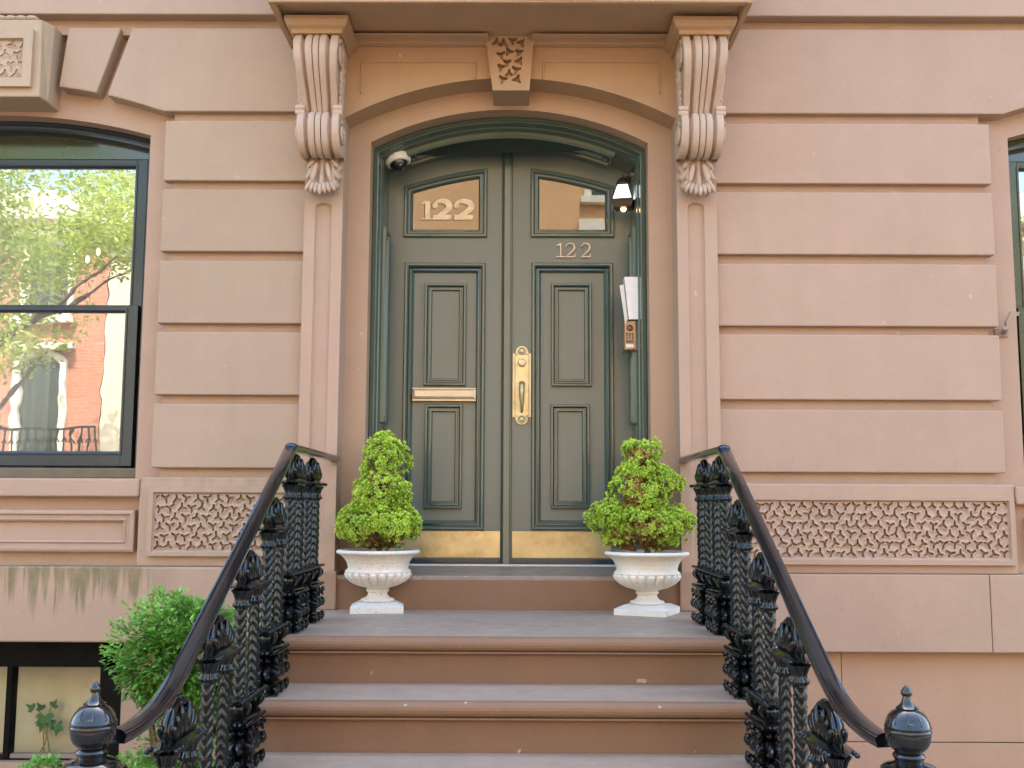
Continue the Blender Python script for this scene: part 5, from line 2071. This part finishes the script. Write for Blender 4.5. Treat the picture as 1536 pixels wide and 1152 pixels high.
def street_tree(x, y, h, r, label, seed, n):
    rr = random.Random(seed)
    root = thing('street_tree', label, 'tree', (x, y, .03), 0, 'street trees across the road')
    t = MB()
    t.tube([(0, 0, -.1), (.06, 0, h * .25), (-.05, .05, h * .5), (.1, 0, h * .75), (0, 0, h)], [.12, .10, .085, .05, .03], 10)
    for k in range(7):
        a = k * .9 + seed
        z0 = h * rr.uniform(.4, .7)
        t.tube([(0, 0, z0), (.5 * r * cos(a), .5 * r * sin(a), z0 + .35 * r), (.85 * r * cos(a), .85 * r * sin(a), z0 + .6 * r)], [.05, .035, .015], 7)
    t.build('trunk', M_BARK, root, smooth='all')
    m = MB()
    cl = []
    for k in range(34):
        p = Vector((rr.gauss(0, 1), rr.gauss(0, 1), rr.gauss(0, .9))).normalized() * rr.random() ** .4
        cl.append((Vector((p.x * r, p.y * r, h + p.z * r * .95)), r * rr.uniform(.22, .40)))
    for k in range(n):
        c, q = rr.choice(cl)
        p = Vector((rr.gauss(0, 1), rr.gauss(0, 1), rr.gauss(0, 1))).normalized()
        o = c + p * q * rr.random() ** .4
        d = Vector((rr.uniform(-1, 1), rr.uniform(-1, 1), rr.uniform(-.8, .4))).normalized()
        s = d.cross(Vector((rr.uniform(-1, 1), rr.uniform(-1, 1), 1))).normalized()
        L = rr.uniform(.07, .13)
        m.face([o, o + d * L * .5 + s * L * .32, o + d * L, o + d * L * .5 - s * L * .32], tint=max(0, min(1, .5 + rr.uniform(-.35, .35) + .3 * noise.noise(o))))
    m.build('crown', M_TREE, root)


street_tree(-8.5, -11.2, 6.1, 2.7, 'leafy street tree whose crown is mirrored in the left window', 2, 22000)
street_tree(7.6, -12.8, 5.6, 2.1, 'leafy street tree beyond the right railing, mirrored in the right window', 6, 6000)

# ------------------------------------------------------------------ light
world = bpy.data.worlds.new('World')
SC.world = world
world.use_nodes = True
nt = world.node_tree
bg = nt.nodes.get('Background') or nt.nodes.new('ShaderNodeBackground')
ow = nt.nodes.get('World Output') or nt.nodes.new('ShaderNodeOutputWorld')
sky = nt.nodes.new('ShaderNodeTexSky')
sky.sky_type = 'NISHITA'
sky.sun_disc = False
SUN_EL, SUN_AZ = 56, 8                # the sun stands behind the house, a little to the right
sky.sun_elevation = radians(SUN_EL)
sky.sun_rotation = radians(SUN_AZ)
sky.air_density = 1.3
sky.dust_density = 3.0
bg.inputs[1].default_value = 0.15
nt.links.new(sky.outputs[0], bg.inputs[0])
nt.links.new(bg.outputs[0], ow.inputs[0])
sl_ = bpy.data.lights.new('sun', 'SUN')
sl_.energy = 2.0
sl_.angle = radians(.5)
sl_.color = (1, .94, .84)
so = bpy.data.objects.new('sun', sl_)
COL.objects.link(so)
dirv = Vector((sin(radians(SUN_AZ)) * cos(radians(SUN_EL)), cos(radians(SUN_AZ)) * cos(radians(SUN_EL)), sin(radians(SUN_EL))))
so.rotation_euler = dirv.to_track_quat('Z', 'Y').to_euler()
so.location = dirv * 40

SC.view_settings.view_transform = 'Standard'
SC.view_settings.look = 'None'
SC.view_settings.exposure = 2.75
SC.view_settings.gamma = 1
SC.render.engine = 'CYCLES'
cy = SC.cycles
cy.use_denoising = True
try:
    cy.denoiser = 'OPENIMAGEDENOISE'
except Exception:
    pass
cy.max_bounces = 10
cy.diffuse_bounces = 6
cy.glossy_bounces = 5
cy.transparent_max_bounces = 12
cy.caustics_reflective = False
cy.caustics_refractive = False
cy.sample_clamp_indirect = 12
